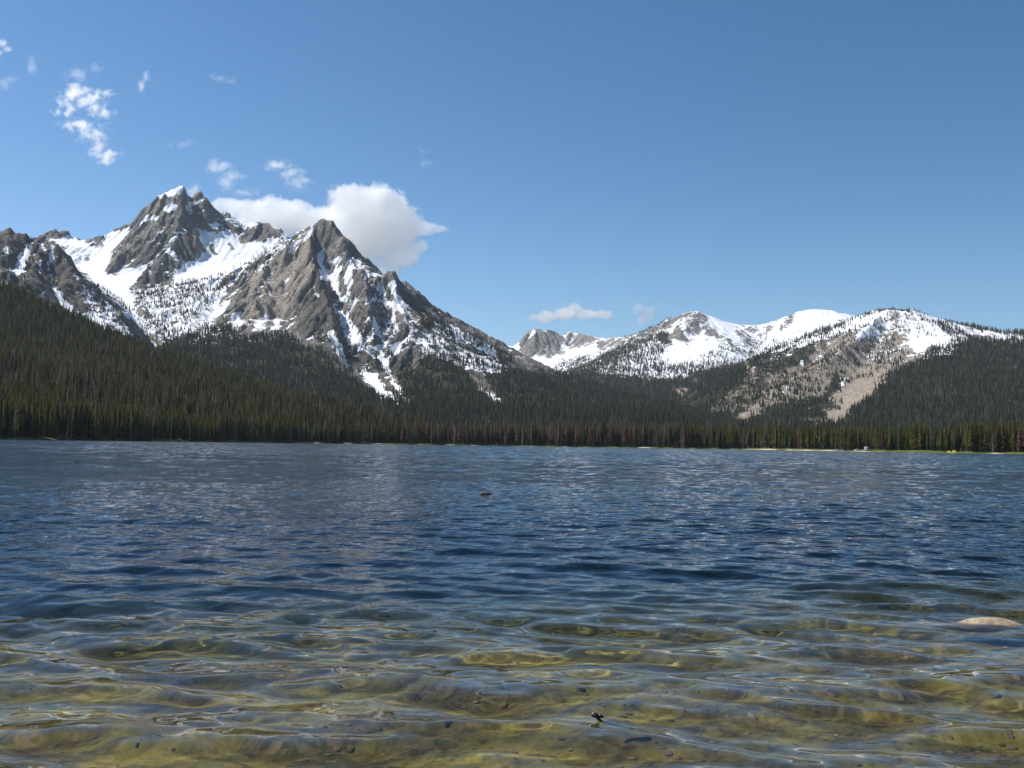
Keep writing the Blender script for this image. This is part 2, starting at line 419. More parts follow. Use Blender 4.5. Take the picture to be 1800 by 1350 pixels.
SA = [  # snow, values over a rocky default
 (-0.9, [(-300,600),(0,560),(120,560),(200,600),(300,645),(340,610),(560,600),(640,640),(760,600),(900,640),(1300,680),(1300,800),(-300,800)]),
 (-0.12, [(600,430),(655,470),(700,490),(735,550),(800,592),(858,620),(850,640),(760,620),(700,640),(640,620),(610,600),(590,560),(580,490)]), (-0.28, [(225,400),(260,360),(320,330),(370,345),(385,385),(350,440),(300,490),(220,480),(200,440)]),
 (0.05, [(130,480),(230,520),(260,590),(300,640),(230,620),(150,560)]),
 (1,[(44,426),(62,439),(49,454),(43,475),(30,487),(21,478),(30,460),(40,442)]), (1,[(9,435),(19,431),(22,435),(12,447),(9,445)]),
 (1,[(70,429),(77,430),(78,444),(73,439)]), (.9,[(68,455),(73,457),(73,484),(69,475)]), (1,[(90,430),(99,451),(89,469),(90,482),(84,476),(86,457)]),
 (1,[(95,470),(102,490),(104,496),(98,481)]), (1,[(93,501),(104,510),(113,527),(127,543),(129,549),(119,544),(107,531),(101,519)]), (.9,[(65,522),(83,503),(76,516),(72,528)]), (.8,[(129,475),(141,491),(133,484)]),
 (1,[(86,419),(128,417),(155,428),(194,411),(236,398),(215,422),(197,439),(192,461),(186,480),(210,497),(230,505),(228,522),(240,540),(262,590),(250,585),(211,535),(178,505),(150,478),(125,450),(111,433)]),
 (-.4,[(155,434),(178,414),(196,407),(215,395),(232,395),(210,412),(185,428),(172,436)]),
 (1,[(190,410),(228,400),(205,425),(175,438),(185,420)]),
 (.25,[(110,430),(165,440),(170,470),(150,480),(120,460)]),
 (1,[(353,403),(381,411),(403,405),(425,430),(472,424),(500,409),(530,400),(500,425),(472,445),(444,462),(417,474),(383,488),(344,498),(308,497),(303,478),(319,467),(350,456),(361,439),(353,422)]),
 (1,[(329,339),(338,364),(338,383),(353,403),(361,411),(350,400),(333,378),(328,356)]), (1,[(361,392),(383,394),(392,406),(375,400)]), (1,[(414,379),(456,395),(444,399),(417,394),(389,383)]),
 (1,[(281,342),(322,323),(324,331),(306,344),(281,349)]), (1,[(289,369),(300,356),(311,358),(306,369),(292,375)]), (1,[(244,389),(267,375),(278,381),(275,392),(267,383),(247,393)]),
 (1,[(256,431),(281,406),(286,408),(261,428)]), (1,[(294,419),(328,403),(325,407),(297,425)]), (1,[(293,422),(296,439),(317,464),(311,463),(294,444)]),
 (1,[(336,353),(364,344),(358,353),(338,360)]), (1,[(342,375),(358,364),(360,372),(343,379)]), (1,[(188,494),(231,472),(258,466),(240,492),(230,506)]),
 (-1,[(360,426),(374,428),(378,438),(384,450),(376,448),(368,436)]), (-1,[(395,424),(406,428),(412,436),(403,434)]),
 (.02,[(230,506),(308,498),(385,489),(400,492),(333,514),(306,536),(262,575),(245,560),(236,550)]),
 (.15,[(306,536),(340,515),(400,500),(380,560),(330,590),(280,600),(258,580)]),
 (.2,[(560,386),(510,412),(470,440),(400,482),(350,498),(345,530),(400,510),(440,485),(480,465),(530,435)]),
 (1,[(415,516),(391,548),(377,562),(350,542),(348,532),(380,549)]), (1,[(374,569),(352,601),(345,596),(365,571)]), (1,[(406,563),(427,540),(418,563),(423,582),(413,573)]),
 (1,[(449,579),(452,565),(471,553),(463,567),(460,579)]), (1,[(477,579),(493,559),(488,578)]), (1,[(503,580),(515,559),(509,582)]), 
 (1,[(497,504),(516,480),(510,492),(498,506)]), (1,[(474,486),(483,480),(480,488)]), (1,[(505,442),(519,432),(521,436),(508,446)]),
 (1,[(565,440),(577,433),(572,446),(568,455),(570,468),(583,487),(582,495),(568,488),(561,466),(556,453)]), (1,[(543,400),(553,413),(560,435),(563,444),(558,440),(553,423),(549,416)]),
 (.9,[(559,400),(568,389),(571,397),(559,406),(550,407),(544,400)]), (.8,[(570,490),(580,512),(573,503)]),
 (1,[(579,460),(593,453),(602,459),(595,465),(583,466)]), (1,[(587,471),(601,469),(598,489),(597,524),(589,515),(583,494)]), (1,[(607,471),(619,460),(624,469),(616,478),(620,503),(610,513),(604,496),(607,483)]),
 (.35,[(601,518),(616,512),(626,520),(667,521),(670,530),(648,536),(633,530),(619,545),(610,548),(601,529)]), (1,[(659,499),(675,505),(686,523),(701,545),(693,545),(673,526),(660,511)]),
 (1,[(685,499),(697,491),(698,499),(691,503),(704,526),(714,540),(715,558),(705,550),(696,530),(689,512)]), (1,[(597,549),(614,557),(635,604),(636,617),(616,590)]), (1,[(580,578),(597,603),(617,644),(605,641),(583,600)]),
 (1,[(660,543),(666,576),(664,590),(658,583)]), (1,[(686,543),(703,587),(694,583)]), (1,[(661,606),(671,612),(690,661),(683,663)]), (1,[(687,662),(706,684),(707,691),(691,675)]),
 (1,[(641,646),(664,662),(687,694),(704,713),(700,714),(674,700),(644,672),(634,655)]), (.8,[(688,605),(704,605),(702,624),(690,624)]),
 (.9,[(768,567),(850,600),(870,613),(868,632),(850,618),(800,597)]), (.7,[(711,538),(728,573),(738,590),(728,594),(715,568)]), (.9,[(726,580),(755,586),(747,598),(732,595)]),
 (.6,[(770,612),(806,632),(800,638),(774,622)]), (1,[(842,676),(858,690),(893,718),(889,723),(865,707),(850,688)]), (.05,[(740,590),(800,610),(860,650),(820,650),(770,630)]),
 (.0,[(700,545),(770,580),(860,620),(900,650),(850,660),(760,620),(710,580)]),
]
VA = [  # tree cover
 (1.0, [(-300,640),(0,600),(200,590),(310,655),(350,640),(420,592),(500,592),(560,620),(640,690),(700,700),(760,650),(860,660),(960,665),(1300,690),(1300,800),(-300,800)]),
 (0.42,[(560,590),(640,600),(720,640),(760,620),(860,640),(960,660),(900,700),(700,712),(640,690),(560,620)]),
 (0.35,[(130,480),(230,545),(258,592),(310,600),(330,640),(250,610),(150,560),(90,540)]),
 (0.56,[(230,512),(400,486),(440,462),(520,410),(530,418),(440,482),(380,520),(330,590),(270,590)]),
 (0.25,[(640,540),(720,545),(770,570),(870,610),(900,640),(860,650),(760,640),(700,600)]),
 (0.75,[(760,620),(800,625),(860,640),(960,655),(1060,668),(1060,720),(860,720),(720,700),(700,665)]),
 (0.8, [(735,545),(800,585),(872,610),(905,640),(880,640),(860,622),(800,600),(740,568)]), (0.45,[(820,640),(850,660),(880,700),(850,690),(815,660)]),
 (0.65,[(290,590),(330,585),(400,565),(430,590),(380,620),(340,655),(290,640)]), (0.0,[(641,646),(664,662),(687,694),(704,713),(700,716),(674,703),(644,674),(634,655)]), (0.0,[(661,606),(671,612),(690,661),(707,691),(691,675),(683,663)]),
 (0.0,[(842,676),(858,690),(893,718),(889,723),(865,707),(850,688)]), (0.0,[(580,578),(597,603),(617,644),(605,641),(583,600)]),
 (0.08,[(0,420),(80,420),(110,455),(95,520),(0,520)]),
 (0.30,[(600,515),(670,520),(690,545),(660,600),(610,600),(585,560)]),
]
TA = [(0.8,[(300,545),(360,520),(360,600),(300,610)]),(0.55,[(440,460),(540,400),(555,470),(500,560),(420,590),(440,520)]),(0.5,[(700,650),(760,620),(900,660),(860,720),(760,700)]),(0.5,[(1080,690),(1180,690),(1180,740),(1080,740)])]
DA = [  # darker rock: lichen, plus shade on some faces painted into the colour
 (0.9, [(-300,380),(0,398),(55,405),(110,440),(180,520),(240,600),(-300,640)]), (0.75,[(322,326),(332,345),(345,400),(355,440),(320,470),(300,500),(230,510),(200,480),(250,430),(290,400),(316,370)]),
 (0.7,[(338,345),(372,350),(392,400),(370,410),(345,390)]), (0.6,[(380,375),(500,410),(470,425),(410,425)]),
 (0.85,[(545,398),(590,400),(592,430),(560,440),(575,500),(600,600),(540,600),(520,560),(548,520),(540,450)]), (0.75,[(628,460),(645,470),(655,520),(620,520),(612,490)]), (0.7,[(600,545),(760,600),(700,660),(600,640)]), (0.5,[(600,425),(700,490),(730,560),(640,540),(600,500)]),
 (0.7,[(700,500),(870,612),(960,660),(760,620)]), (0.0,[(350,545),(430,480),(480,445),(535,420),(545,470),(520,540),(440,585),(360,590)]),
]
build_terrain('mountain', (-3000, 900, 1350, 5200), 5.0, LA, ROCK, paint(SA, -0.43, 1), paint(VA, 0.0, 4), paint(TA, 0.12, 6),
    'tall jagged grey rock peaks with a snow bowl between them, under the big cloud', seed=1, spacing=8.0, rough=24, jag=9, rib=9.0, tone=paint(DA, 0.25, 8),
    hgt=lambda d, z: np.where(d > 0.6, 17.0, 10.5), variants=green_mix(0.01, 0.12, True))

# ---- B: the rounded mountain on the right
LB = [
 [(1190,722,3000),(1240,676,3250),(1290,648,3400),(1340,624,3550),(1400,598,3650),(1450,578,3750),(1500,558,3800),(1530,547,3800),(1560,541,3800),(1600,543,3800),(1640,556,3850),(1700,572,3900),(1760,584,3950),(1800,587,4000),(1950,596,4000),(2200,610,4000)],
 [(1600,543,3800),(1640,573,3650),(1690,597,3500),(1760,612,3400),(1850,622,3300),(2200,640,3200)],
 [(1690,597,3500),(1640,626,3250),(1580,662,2900),(1530,702,2500),(1490,742,2050)],
 [(1560,580,3650),(1530,620,3420),(1500,660,3130),(1475,700,2800),(1462,740,2380)],
 [(1560,541,3800),(1500,600,3430),(1430,650,3080),(1350,700,2720),(1300,737,2380)],
 [(1450,578,3750),(1380,630,3320),(1300,690,2920),(1250,732,2580)],
 [(1460,620,3500),(1400,660,3200),(1340,690,2900)],
 [(1700,640,3000),(1680,690,2500),(1660,735,2050)],
 [(1800,660,2800),(1820,710,2300)],
 [(1100,752,2200),(1300,754,2000),(1450,756,1850),(1600,758,1700),(1800,760,1650),(2200,768,1600)],
]
SB = [
 (-1.2,[(1100,640),(1350,622),(1300,660),(1460,640),(1640,640),(1700,605),(2200,620),(2200,820),(1100,820)]),
 (0.35,[(1340,618),(1500,556),(1560,545),(1520,570),(1440,600),(1380,620)]),
 (0.06,[(1495,575),(1540,545),(1600,545),(1640,570),(1700,590),(1695,600),(1660,612),(1620,605),(1600,600),(1570,580),(1545,600),(1500,600)]),
 (1,[(1494,577),(1540,547),(1560,547),(1525,568),(1500,580)]), (1,[(1600,542),(1660,560),(1800,592),(1795,598),(1700,582),(1640,570),(1610,556)]),
 (.9,[(1596,572),(1640,590),(1672,605),(1668,612),(1640,605),(1612,622),(1600,605)]), (.8,[(1505,600),(1520,575),(1530,575),(1512,595)]), (.9,[(1520,573),(1535,568),(1546,590),(1540,592)]),
 (.9,[(1402,646),(1412,632),(1414,640),(1406,648)]), (.9,[(1376,688),(1394,676),(1392,682),(1380,690)]), (1,[(1478,666),(1487,658),(1485,666),(1496,660),(1488,674),(1476,684),(1480,672)]), (.9,[(1462,692),(1480,690),(1478,694)]), (.8,[(1416,718),(1427,711),(1424,718)]),
 (.8,[(1650,620),(1680,620),(1680,626),(1652,626)]), (.7,[(1546,662),(1556,654),(1552,662)]),
]
VB = [
 (1.0,[(1100,700),(1180,660),(1290,640),(1320,650),(1290,690),(1250,720),(1300,745),(1480,748),(1500,722),(1540,690),(1570,660),(1640,615),(1700,597),(2200,600),(2200,820),(1100,820)]),
 (1.0,[(1340,620),(1420,585),(1500,552),(1560,538),(1620,546),(1600,552),(1560,546),(1510,562),(1440,595),(1350,630),(1290,652)]),
 (0.9,[(1600,548),(1640,572),(1700,600),(1720,600),(1650,565),(1620,550)]), (.9,[(1650,560),(1800,585),(1900,600),(1900,604),(1750,584),(1650,566)]),
 (0.38,[(1340,625),(1500,575),(1580,600),(1600,640),(1540,680),(1470,700),(1350,720),(1260,735),(1250,715),(1320,680)]),
 (0.50,[(1240,715),(1290,680),(1330,650),(1360,640),(1340,700),(1290,740),(1260,738)]),
 (0.25,[(1500,560),(1600,555),(1640,590),(1600,600),(1540,600),(1500,590)]),
 (0.7,[(1360,712),(1450,700),(1470,660),(1462,640),(1476,660),(1480,710),(1460,735),(1300,745)]),
 (0.0,[(1500,672),(1580,640),(1610,625),(1560,662),(1510,700),(1470,712),(1455,700)]), (0.0,[(1445,722),(1490,715),(1480,742),(1455,738)]),
 (0.6,[(1400,595),(1440,600),(1420,640),(1340,660),(1320,640)]),
]
TB = [(0.62,[(1150,700),(1330,640),(1500,590),(1640,590),(1640,640),(1480,750),(1150,750)])]
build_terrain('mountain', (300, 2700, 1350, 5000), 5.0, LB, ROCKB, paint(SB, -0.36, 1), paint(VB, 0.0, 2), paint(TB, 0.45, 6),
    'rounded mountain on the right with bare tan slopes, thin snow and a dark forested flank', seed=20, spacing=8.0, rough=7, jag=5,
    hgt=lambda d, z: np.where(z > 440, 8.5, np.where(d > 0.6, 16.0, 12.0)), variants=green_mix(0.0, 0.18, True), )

# ---- C: the far snowy range
LC = [
 [(780,600,7700),(870,602,7500),(905,609,7300),(912,600,7050),(920,589,7020),(930,577,7000),(940,573,7000),(955,580,7000),(968,577,7000),(980,582,7000),(984,592,7020),(990,587,7050),(1000,582,7050),(1020,585,7000),(1047,593,6800),(1075,594,6500),(1100,591,6200),(1150,575,5800),(1180,558,5600),(1210,547,5500),(1225,546,5500),(1260,560,5500),(1300,570,5600),(1340,571,5700),(1370,560,5750),(1400,548,5800),(1425,542,5800),(1460,544,5800),(1500,552,5800),(1560,570,5800),(1800,600,5800),(2100,620,5800)],
 [(940,573,7000),(938,600,6850),(940,625,6750)], [(980,582,7000),(985,605,6870),(990,622,6780)],
 [(1003,600,6950),(1002,625,6700),(960,648,6300),(905,640,6500)],
 [(1047,593,6800),(1052,615,6400),(1000,640,6200)], [(1100,591,6200),(1090,612,5900),(1040,640,5500),(1000,655,5200)],
 [(1180,558,5600),(1162,585,5330),(1110,618,4980),(1060,648,4600),(1000,670,4200)],
 [(1225,546,5500),(1205,575,5300),(1185,605,5080)],
 [(1225,590,5280),(1230,620,4900),(1240,650,4500)],
 [(1260,560,5500),(1275,590,5250),(1290,620,4900)],
 [(1340,600,5400),(1320,625,5000),(1300,650,4600)],
 [(1400,548,5800),(1390,585,5450),(1370,610,5100),(1330,640,4700)],
 [(800,690,3900),(1000,702,3700),(1150,695,3600),(1300,690,3900),(1500,690,4200),(2100,700,4200)],
 [(800,742,2700),(1000,742,2600),(1130,738,2500),(1300,742,2600),(1600,742,2800)],
]
SC = [
 (-1.2,[(800,660),(1000,668),(1040,655),(1100,660),(1200,668),(1230,655),(1300,640),(1400,615),(1400,800),(800,800)]),
 (-.55,[(930,577),(943,572),(980,580),(985,590),(1005,613),(997,623),(973,622),(965,630),(945,622),(937,630),(908,628),(906,613),(918,588)]),
 (1,[(930,582),(942,585),(937,592),(932,598),(931,588)]), (.9,[(955,578),(963,583),(958,584)]),
 (-.4,[(990,583),(1000,580),(1047,592),(1037,602),(1017,598),(1000,592)]), (-.3,[(1047,600),(1053,595),(1067,607),(1077,593),(1102,597),(1102,605),(1077,610),(1053,618),(1045,613)]),
 (-.7,[(1153,583),(1183,587),(1197,607),(1190,613),(1173,607),(1157,597)]), (-.25,[(1195,545),(1222,545),(1215,555),(1200,560),(1175,575),(1165,570),(1185,556)]),
 (0.1,[(1200,565),(1260,575),(1300,590),(1280,600),(1230,590)]), (-.2,[(1150,570),(1180,575),(1100,625),(1060,650),(1000,668),(1050,640),(1110,605)]),
 (.8,[(985,600),(1003,615),(1050,606),(1048,622),(1000,640),(940,650),(905,640),(905,630),(960,632),(998,626)]), (.8,[(860,600),(915,606),(912,632),(870,625)]),
 (.6,[(1224,548),(1262,562),(1300,572),(1290,580),(1250,568)]), (.35,[(1300,575),(1345,575),(1380,566),(1370,590),(1310,590)]),
 (.45,[(1182,600),(1200,600),(1240,610),(1260,630),(1220,650),(1190,630),(1175,612)]), (-.35,[(1205,563),(1235,567),(1233,573),(1207,570)]), (-.35,[(1233,576),(1260,582),(1290,602),(1280,606),(1250,592)]), (-.4,[(1183,575),(1200,582),(1220,606),(1208,606),(1190,592)]), (-.2,[(1300,575),(1335,573),(1330,582),(1305,588)]),
 (1,[(1370,565),(1425,541),(1500,552),(1440,575),(1380,580)]), (-.3,[(1392,552),(1402,551),(1392,574),(1368,582),(1372,570)]), (-.3,[(1345,572),(1362,566),(1350,590),(1335,596)]),
 (.0,[(1100,625),(1160,610),(1200,650),(1140,665),(1050,660)]), (.5,[(1160,630),(1230,640),(1200,664),(1150,660)]),
]
VC = [
 (1.0,[(800,650),(900,655),(1000,672),(1040,668),(1100,662),(1160,668),(1230,660),(1270,645),(1330,625),(1400,620),(1400,800),(800,800)]),
 (.75,[(1000,640),(1060,625),(1120,600),(1170,585),(1180,600),(1150,640),(1230,640),(1300,640),(1230,660),(1100,665),(1000,670)]),
 (.5,[(1000,632),(1040,628),(1060,635),(1000,655),(960,655)]), (.3,[(1280,600),(1400,600),(1360,625),(1270,645),(1220,640)]),
 (.9,[(1160,585),(1176,590),(1080,645),(1010,668),(1000,662),(1080,630)]), (.35,[(1100,590),(1180,560),(1180,568),(1110,600)]),
 (0.0,[(1205,672),(1225,664),(1230,672)]), (0.1,[(1180,680),(1210,684),(1225,705),(1190,700)]), (0.15,[(1110,706),(1150,700),(1165,722),(1120,726)]),
]
TC = [(1.0,[(1100,680),(1240,680),(1240,740),(1100,740)])]
build_terrain('mountain', (-700, 3300, 2200, 8600), 8.0, LC, ROCK, paint(SC, 0.0, 1), paint(VC, 0.0, 2), paint(TC, 0.1, 3),
    'distant snow covered range with a blocky grey crag beneath the small low cloud', seed=40, spacing=10.0, rough=12, jag=5,
    hgt=lambda d, z: np.where(d > 0.6, 18.0, 14.0), variants=green_mix(0.0, 0.12, True))

# ---- D: the forested hill on the left
def shore_r(px):
    return np.interp(px, [-1500, -300, 0, 300, 450, 600, 900, 1300, 1450, 1600, 1800, 2100, 3500], [420, 560, 640, 780, 900, 1000, 1050, 1000, 880, 830, 790, 760, 600])
def px_of(x, y): return W0 / 2 + F_PX * x / np.maximum(y, 1e-3)
hd = lambda px, off, z: (*[(v) for v in ((px - 900) / F_PX / math.hypot(1, (px - 900) / F_PX) * (float(shore_r(px)) + off), 1 / math.hypot(1, (px - 900) / F_PX) * (float(shore_r(px)) + off), z)], 0)
LD = [
 [(-500,400,2300),(-300,432,2200),(-100,468,2100),(0,505,2050),(60,534,2000),(130,566,1920),(180,590,1850),(250,622,1750),(350,660,1600),(430,685,1480),(500,706,1380),(600,733,1250),(700,757,1150),(790,776,1080)],
 [hd(p, 15, 1.0) for p in (-500,-300,-100,0,150,300,450,600,790)],
 [(-500,620,1300),(-200,640,1280),(0,650,1270),(130,668,1230),(250,690,1180),(350,710,1160),(450,730,1140),(560,750,1120)],
]
build_terrain('hill', (-2400, -60, 420, 2900), 8.0, LD, SOIL, paint([], -1.5), paint([], 1.0), paint([], 0.0),
    'long dark forested hill rising behind the left shore', seed=60, spacing=5.1, rough=5, jag=3, ero=False,
    hgt=lambda d, z: 17.5 + 0 * z, variants=green_mix(0.03, 0.22))
bpy.data.objects['hill']['category'] = 'hill'

# ------------------------------------------------------------------ ground with the lake basin
def near_s(x, y): return y - 2.0 - 0.25 * x + 0.35 * np.sin(x * 0.7 + 1.0) * 0.5
def ground_z(x, y):
    r = np.hypot(x, y) + 1e-6
    px = 900 + F_PX * np.tan(np.clip(np.arctan2(x, y), -1.1, 1.1))
    R = shore_r(px) * (1 + 0.006 * vnoise(px / 14.0, px * 0 + 3.3, 3)) + 0.9 * vnoise(x / 5.0, y / 5.0, 8)
    s = near_s(x, y)
    dn = np.where(s > 0, 0.045 * s + 0.011 * np.minimum(s, 60) ** 2, 0.07 * s)
    df = (R - r) * 0.09
    d = np.minimum(dn, df)
    d = np.clip(d, -1.3, 7.0)
    bump = (0.030 * vnoise(x / 0.9, y / 0.9, 12) + 0.016 * vnoise(x / 0.35, y / 0.35, 13)) * np.clip(s, 0, 1) * np.clip(1.5 - s / 30, 0, 1)
    bump = bump + 0.25 * vnoise(x / 6.0, y / 6.0, 14) * np.clip((s - 8) / 8, 0, 1)
    z = -d + bump
    return np.where(d < 0, z + 0.25 * (1 + vnoise(x / 20, y / 20, 15)) * np.clip(-d, 0, 1), z)

def ground_material():
    m, t, b = new_mat('lake_bed_and_shore')
    pos = t.n('ShaderNodeNewGeometry').outputs['Position']
    sp = t.n('ShaderNodeSeparateXYZ'); t.link(pos, sp.inputs[0])
    a1 = t.noise(pos, 1.3, 5, 0.6); a2 = t.noise(pos, 5.0, 5, 0.65); a3 = t.noise(pos, 22.0, 3, 0.6)
    vor = t.n('ShaderNodeTexVoronoi'); t.link(pos, vor.inputs['Vector']); vor.inputs['Scale'].default_value = 24.0
    vc = t.n('ShaderNodeSeparateColor'); t.link(vor.outputs['Color'], vc.inputs[0])
    c = t.mix(t.smooth(a1, 0.42, 0.60), (0.048, 0.043, 0.011), (0.185, 0.165, 0.030))
    c = t.mix(t.math('MULTIPLY', t.smooth(a2, 0.48, 0.64), 0.8), c, (0.035, 0.030, 0.012))
    c = t.mix(t.math('MULTIPLY', vc.outputs[0], 0.28), c, (0.28, 0.21, 0.12))
    c = t.mix(t.math('MULTIPLY', t.smooth(a3, 0.55, 0.7), 0.5), c, (0.10, 0.065, 0.03))
    c = t.mix(t.smooth(sp.outputs[2], -0.40, -1.3), c, t.mix(a1, (0.020, 0.022, 0.006), (0.095, 0.092, 0.013)))  # bed darkens with depth: light lost in the water is painted into its colour
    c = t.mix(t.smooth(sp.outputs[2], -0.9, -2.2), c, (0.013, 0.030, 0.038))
    # land
    l1 = t.noise(pos, 0.15, 4); l2 = t.noise(pos, 1.2, 3)
    grass = t.mix(l2, (0.05, 0.085, 0.018), (0.12, 0.15, 0.04))
    sand = t.mix(l2, (0.36, 0.32, 0.25), (0.50, 0.46, 0.37))
    litter = t.mix(l1, (0.05, 0.042, 0.022), (0.085, 0.075, 0.035))
    land = t.mix(t.smooth(t.attr('grass'), 0.3, 0.7), litter, grass)
    land = t.mix(t.smooth(t.attr('sand'), 0.4, 0.6), land, sand)
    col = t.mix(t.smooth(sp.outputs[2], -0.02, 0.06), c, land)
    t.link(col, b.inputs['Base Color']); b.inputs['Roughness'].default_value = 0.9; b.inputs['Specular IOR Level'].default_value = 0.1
    bm = t.n('ShaderNodeBump'); bm.inputs['Strength'].default_value = 0.5; bm.inputs['Distance'].default_value = 0.02
    t.link(t.math('ADD', a2, vor.outputs['Distance']), bm.inputs['Height']); t.link(bm.outputs[0], b.inputs['Normal'])
    return m

az = np.concatenate([np.linspace(-math.pi, -0.8, 60)[:-1], np.linspace(-0.8, 0.8, 560), np.linspace(0.8, math.pi, 60)[1:]])
rad = [0.0, 0.25]
while rad[-1] < 45000:
    r_ = rad[-1]
    rad.append(r_ + (max(0.04, 0.009 * r_) if r_ < 60 else (0.03 * r_ if r_ < 480 else (3.0 if r_ < 1120 else 0.09 * r_))))
rad = np.array(rad)
Rr, Aa = np.meshgrid(rad, az, indexing='ij')
gx_, gy_ = Rr * np.sin(Aa), Rr * np.cos(Aa)
gz_ = ground_z(gx_, gy_)
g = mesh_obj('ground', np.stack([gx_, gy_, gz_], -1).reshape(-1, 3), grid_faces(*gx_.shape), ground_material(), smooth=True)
gpx = px_of(gx_, gy_)
Rs = shore_r(900 + F_PX * np.tan(np.clip(Aa, -1.1, 1.1)))
ns = vnoise(gx_ / 12, gy_ / 12, 44)
fattr(g.data, 'grass', np.where((Rr < Rs + 26 + 8 * ns) & (Rr > 60), 0.9, 0.0) + 0.6 * np.clip(ns, 0, 1))
fattr(g.data, 'sand', np.where((Rr < 60) | ((Rr < Rs + 4.5 + 2 * ns) & (gpx > 1330) & (gpx < 1525)) | ((Rr < Rs + 1.5) & (ns > 0.1)), 1.0, 0.0))
set_tags(g, 'forest ground, shore and the sandy olive lake bed', None, kind='structure')

# ------------------------------------------------------------------ lake water
def waves(x, y, dr):
    r = np.random.default_rng(11); z = np.zeros_like(x); lost = np.zeros_like(x); tot = 0
    rr = np.hypot(x, y); wind = 1 + 0.8 * np.clip((rr - 8) / 32, 0, 1); far = np.clip((rr - 45) / 70, 0, 1)          # the wind freshens away from the lee shore
    lam = np.concatenate([np.geomspace(0.14, 0.42, 22), np.geomspace(0.42, 1.25, 26), np.geomspace(1.2, 3.6, 22)])
    for i, L in enumerate(lam):
        th = r.normal(0, 0.34 if L > 0.8 else (0.42 if L > 0.42 else 0.65)) + 0.06
        k = 2 * math.pi / L
        steep = 0.0105 if L < 0.42 else (0.0245 if L < 1.25 else 0.016 * (1.25 / L) ** 0.9)
        a = steep / k * r.uniform(0.5, 1.4); p0 = r.uniform(0, 6.28)
        fade = np.clip((L / dr - 2.6) / 2.2, 0, 1) * (1 + (wind - 1) * (4.5 if L < 0.42 else (1.0 if L < 0.8 else 0.1)) + far * (0.0 if L < 0.42 else (0.8 if L < 1.25 else 2.4)))
        if L > 0.6: fade = fade * (1 - 0.36 * np.clip((rr - 9) / 14, 0, 1) * (1 - far))
        elif L > 0.3: fade = fade * (1 + 0.35 * np.clip((rr - 9) / 14, 0, 1))
        ph = k * (x * math.sin(th) + y * math.cos(th)) + p0
        z += a * fade * (np.sin(ph) + 0.16 * np.cos(2 * ph))
        lost += (a * k) ** 2 * (1 - np.clip(fade, 0, 1)); tot += (a * k) ** 2
    gust = 1 + 0.30 * vnoise(x / 3.5, y / 2.2, 51) + 0.22 * vnoise(x / 16, y / 9, 52) + 0.2 * vnoise(x / 90, y / 60, 53)
    return z * gust, np.sqrt(lost / tot)

waz = np.concatenate([np.linspace(-1.5, -0.60, 30)[:-1], np.linspace(-0.60, 0.60, 960), np.linspace(0.60, 1.5, 30)[1:]])
rad = [1.0]
while rad[-1] < 1010: rad.append(rad[-1] + min(0.36 + 0.0003 * rad[-1], max(0.013, 0.0038 * rad[-1])))
rad = np.array(rad)
Rr, Aa = np.meshgrid(rad, waz, indexing='ij')
wx_, wy_ = Rr * np.sin(Aa), Rr * np.cos(Aa)
wz_, lost = waves(wx_, wy_, np.minimum(0.36 + 0.0003 * Rr, np.maximum(0.013, 0.0038 * Rr)))
wz_ = wz_ * np.clip(near_s(wx_, wy_) / 2.5, 0.15, 1)
print('WATER', wx_.shape)

def water_material():
    m = bpy.data.materials.new('lake_water'); m.use_nodes = True; tr = m.node_tree; tr.nodes.clear(); t = NT(tr)
    out = t.n('ShaderNodeOutputMaterial')
    pos = t.n('ShaderNodeNewGeometry').outputs['Position']
    lostn = t.attr('chop')
    e1 = t.noise(t.mapping(pos, (1.0, 1.35, 1), (0, 0, 0.12)), 2.9, 3, 0.6, 0.4)
    e2 = t.noise(t.mapping(pos, (0.85, 1.35, 1), (0, 0, -0.08)), 0.95, 3, 0.55, 0.4)
    e3 = t.noise(t.mapping(pos, (0.5, 1.4, 1), (0, 0, 0.2)), 0.16, 3, 0.5, 0.3)
    gust = t.smooth(t.noise(t.mapping(pos, (0.4, 1.0, 1)), 0.045, 3, 0.5), 0.3, 0.7, 0.65, 1.35)
    h = t.math('ADD', t.math('MULTIPLY', e1, t.math('ADD', t.math('MULTIPLY', lostn, 0.155), 0.0022)), t.math('MULTIPLY', e2, t.math('MULTIPLY', lostn, 0.23)))
    h = t.math('MULTIPLY', h, gust)
    bm = t.n('ShaderNodeBump'); bm.inputs['Strength'].default_value = 1.0; bm.inputs['Distance'].default_value = 1.0
    t.link(h, bm.inputs['Height'])
    gl = t.n('ShaderNodeBsdfGlass'); gl.inputs['IOR'].default_value = 1.33; gl.inputs['Roughness'].default_value = 0.0
    t.link(bm.outputs[0], gl.inputs['Normal'])
    t.link(gl.outputs[0], out.inputs['Surface'])
    return m
wt = mesh_obj('water', np.stack([wx_, wy_, wz_], -1).reshape(-1, 3), grid_faces(*wx_.shape), water_material(), smooth=True)
fattr(wt.data, 'chop', lost)
set_tags(wt, 'rippled clear lake water, blue far out and olive over the shallows', None, kind='structure')
g.cycles.is_caustics_receiver = True; wt.cycles.is_caustics_caster = True
so.data.cycles.is_caustics_light = True

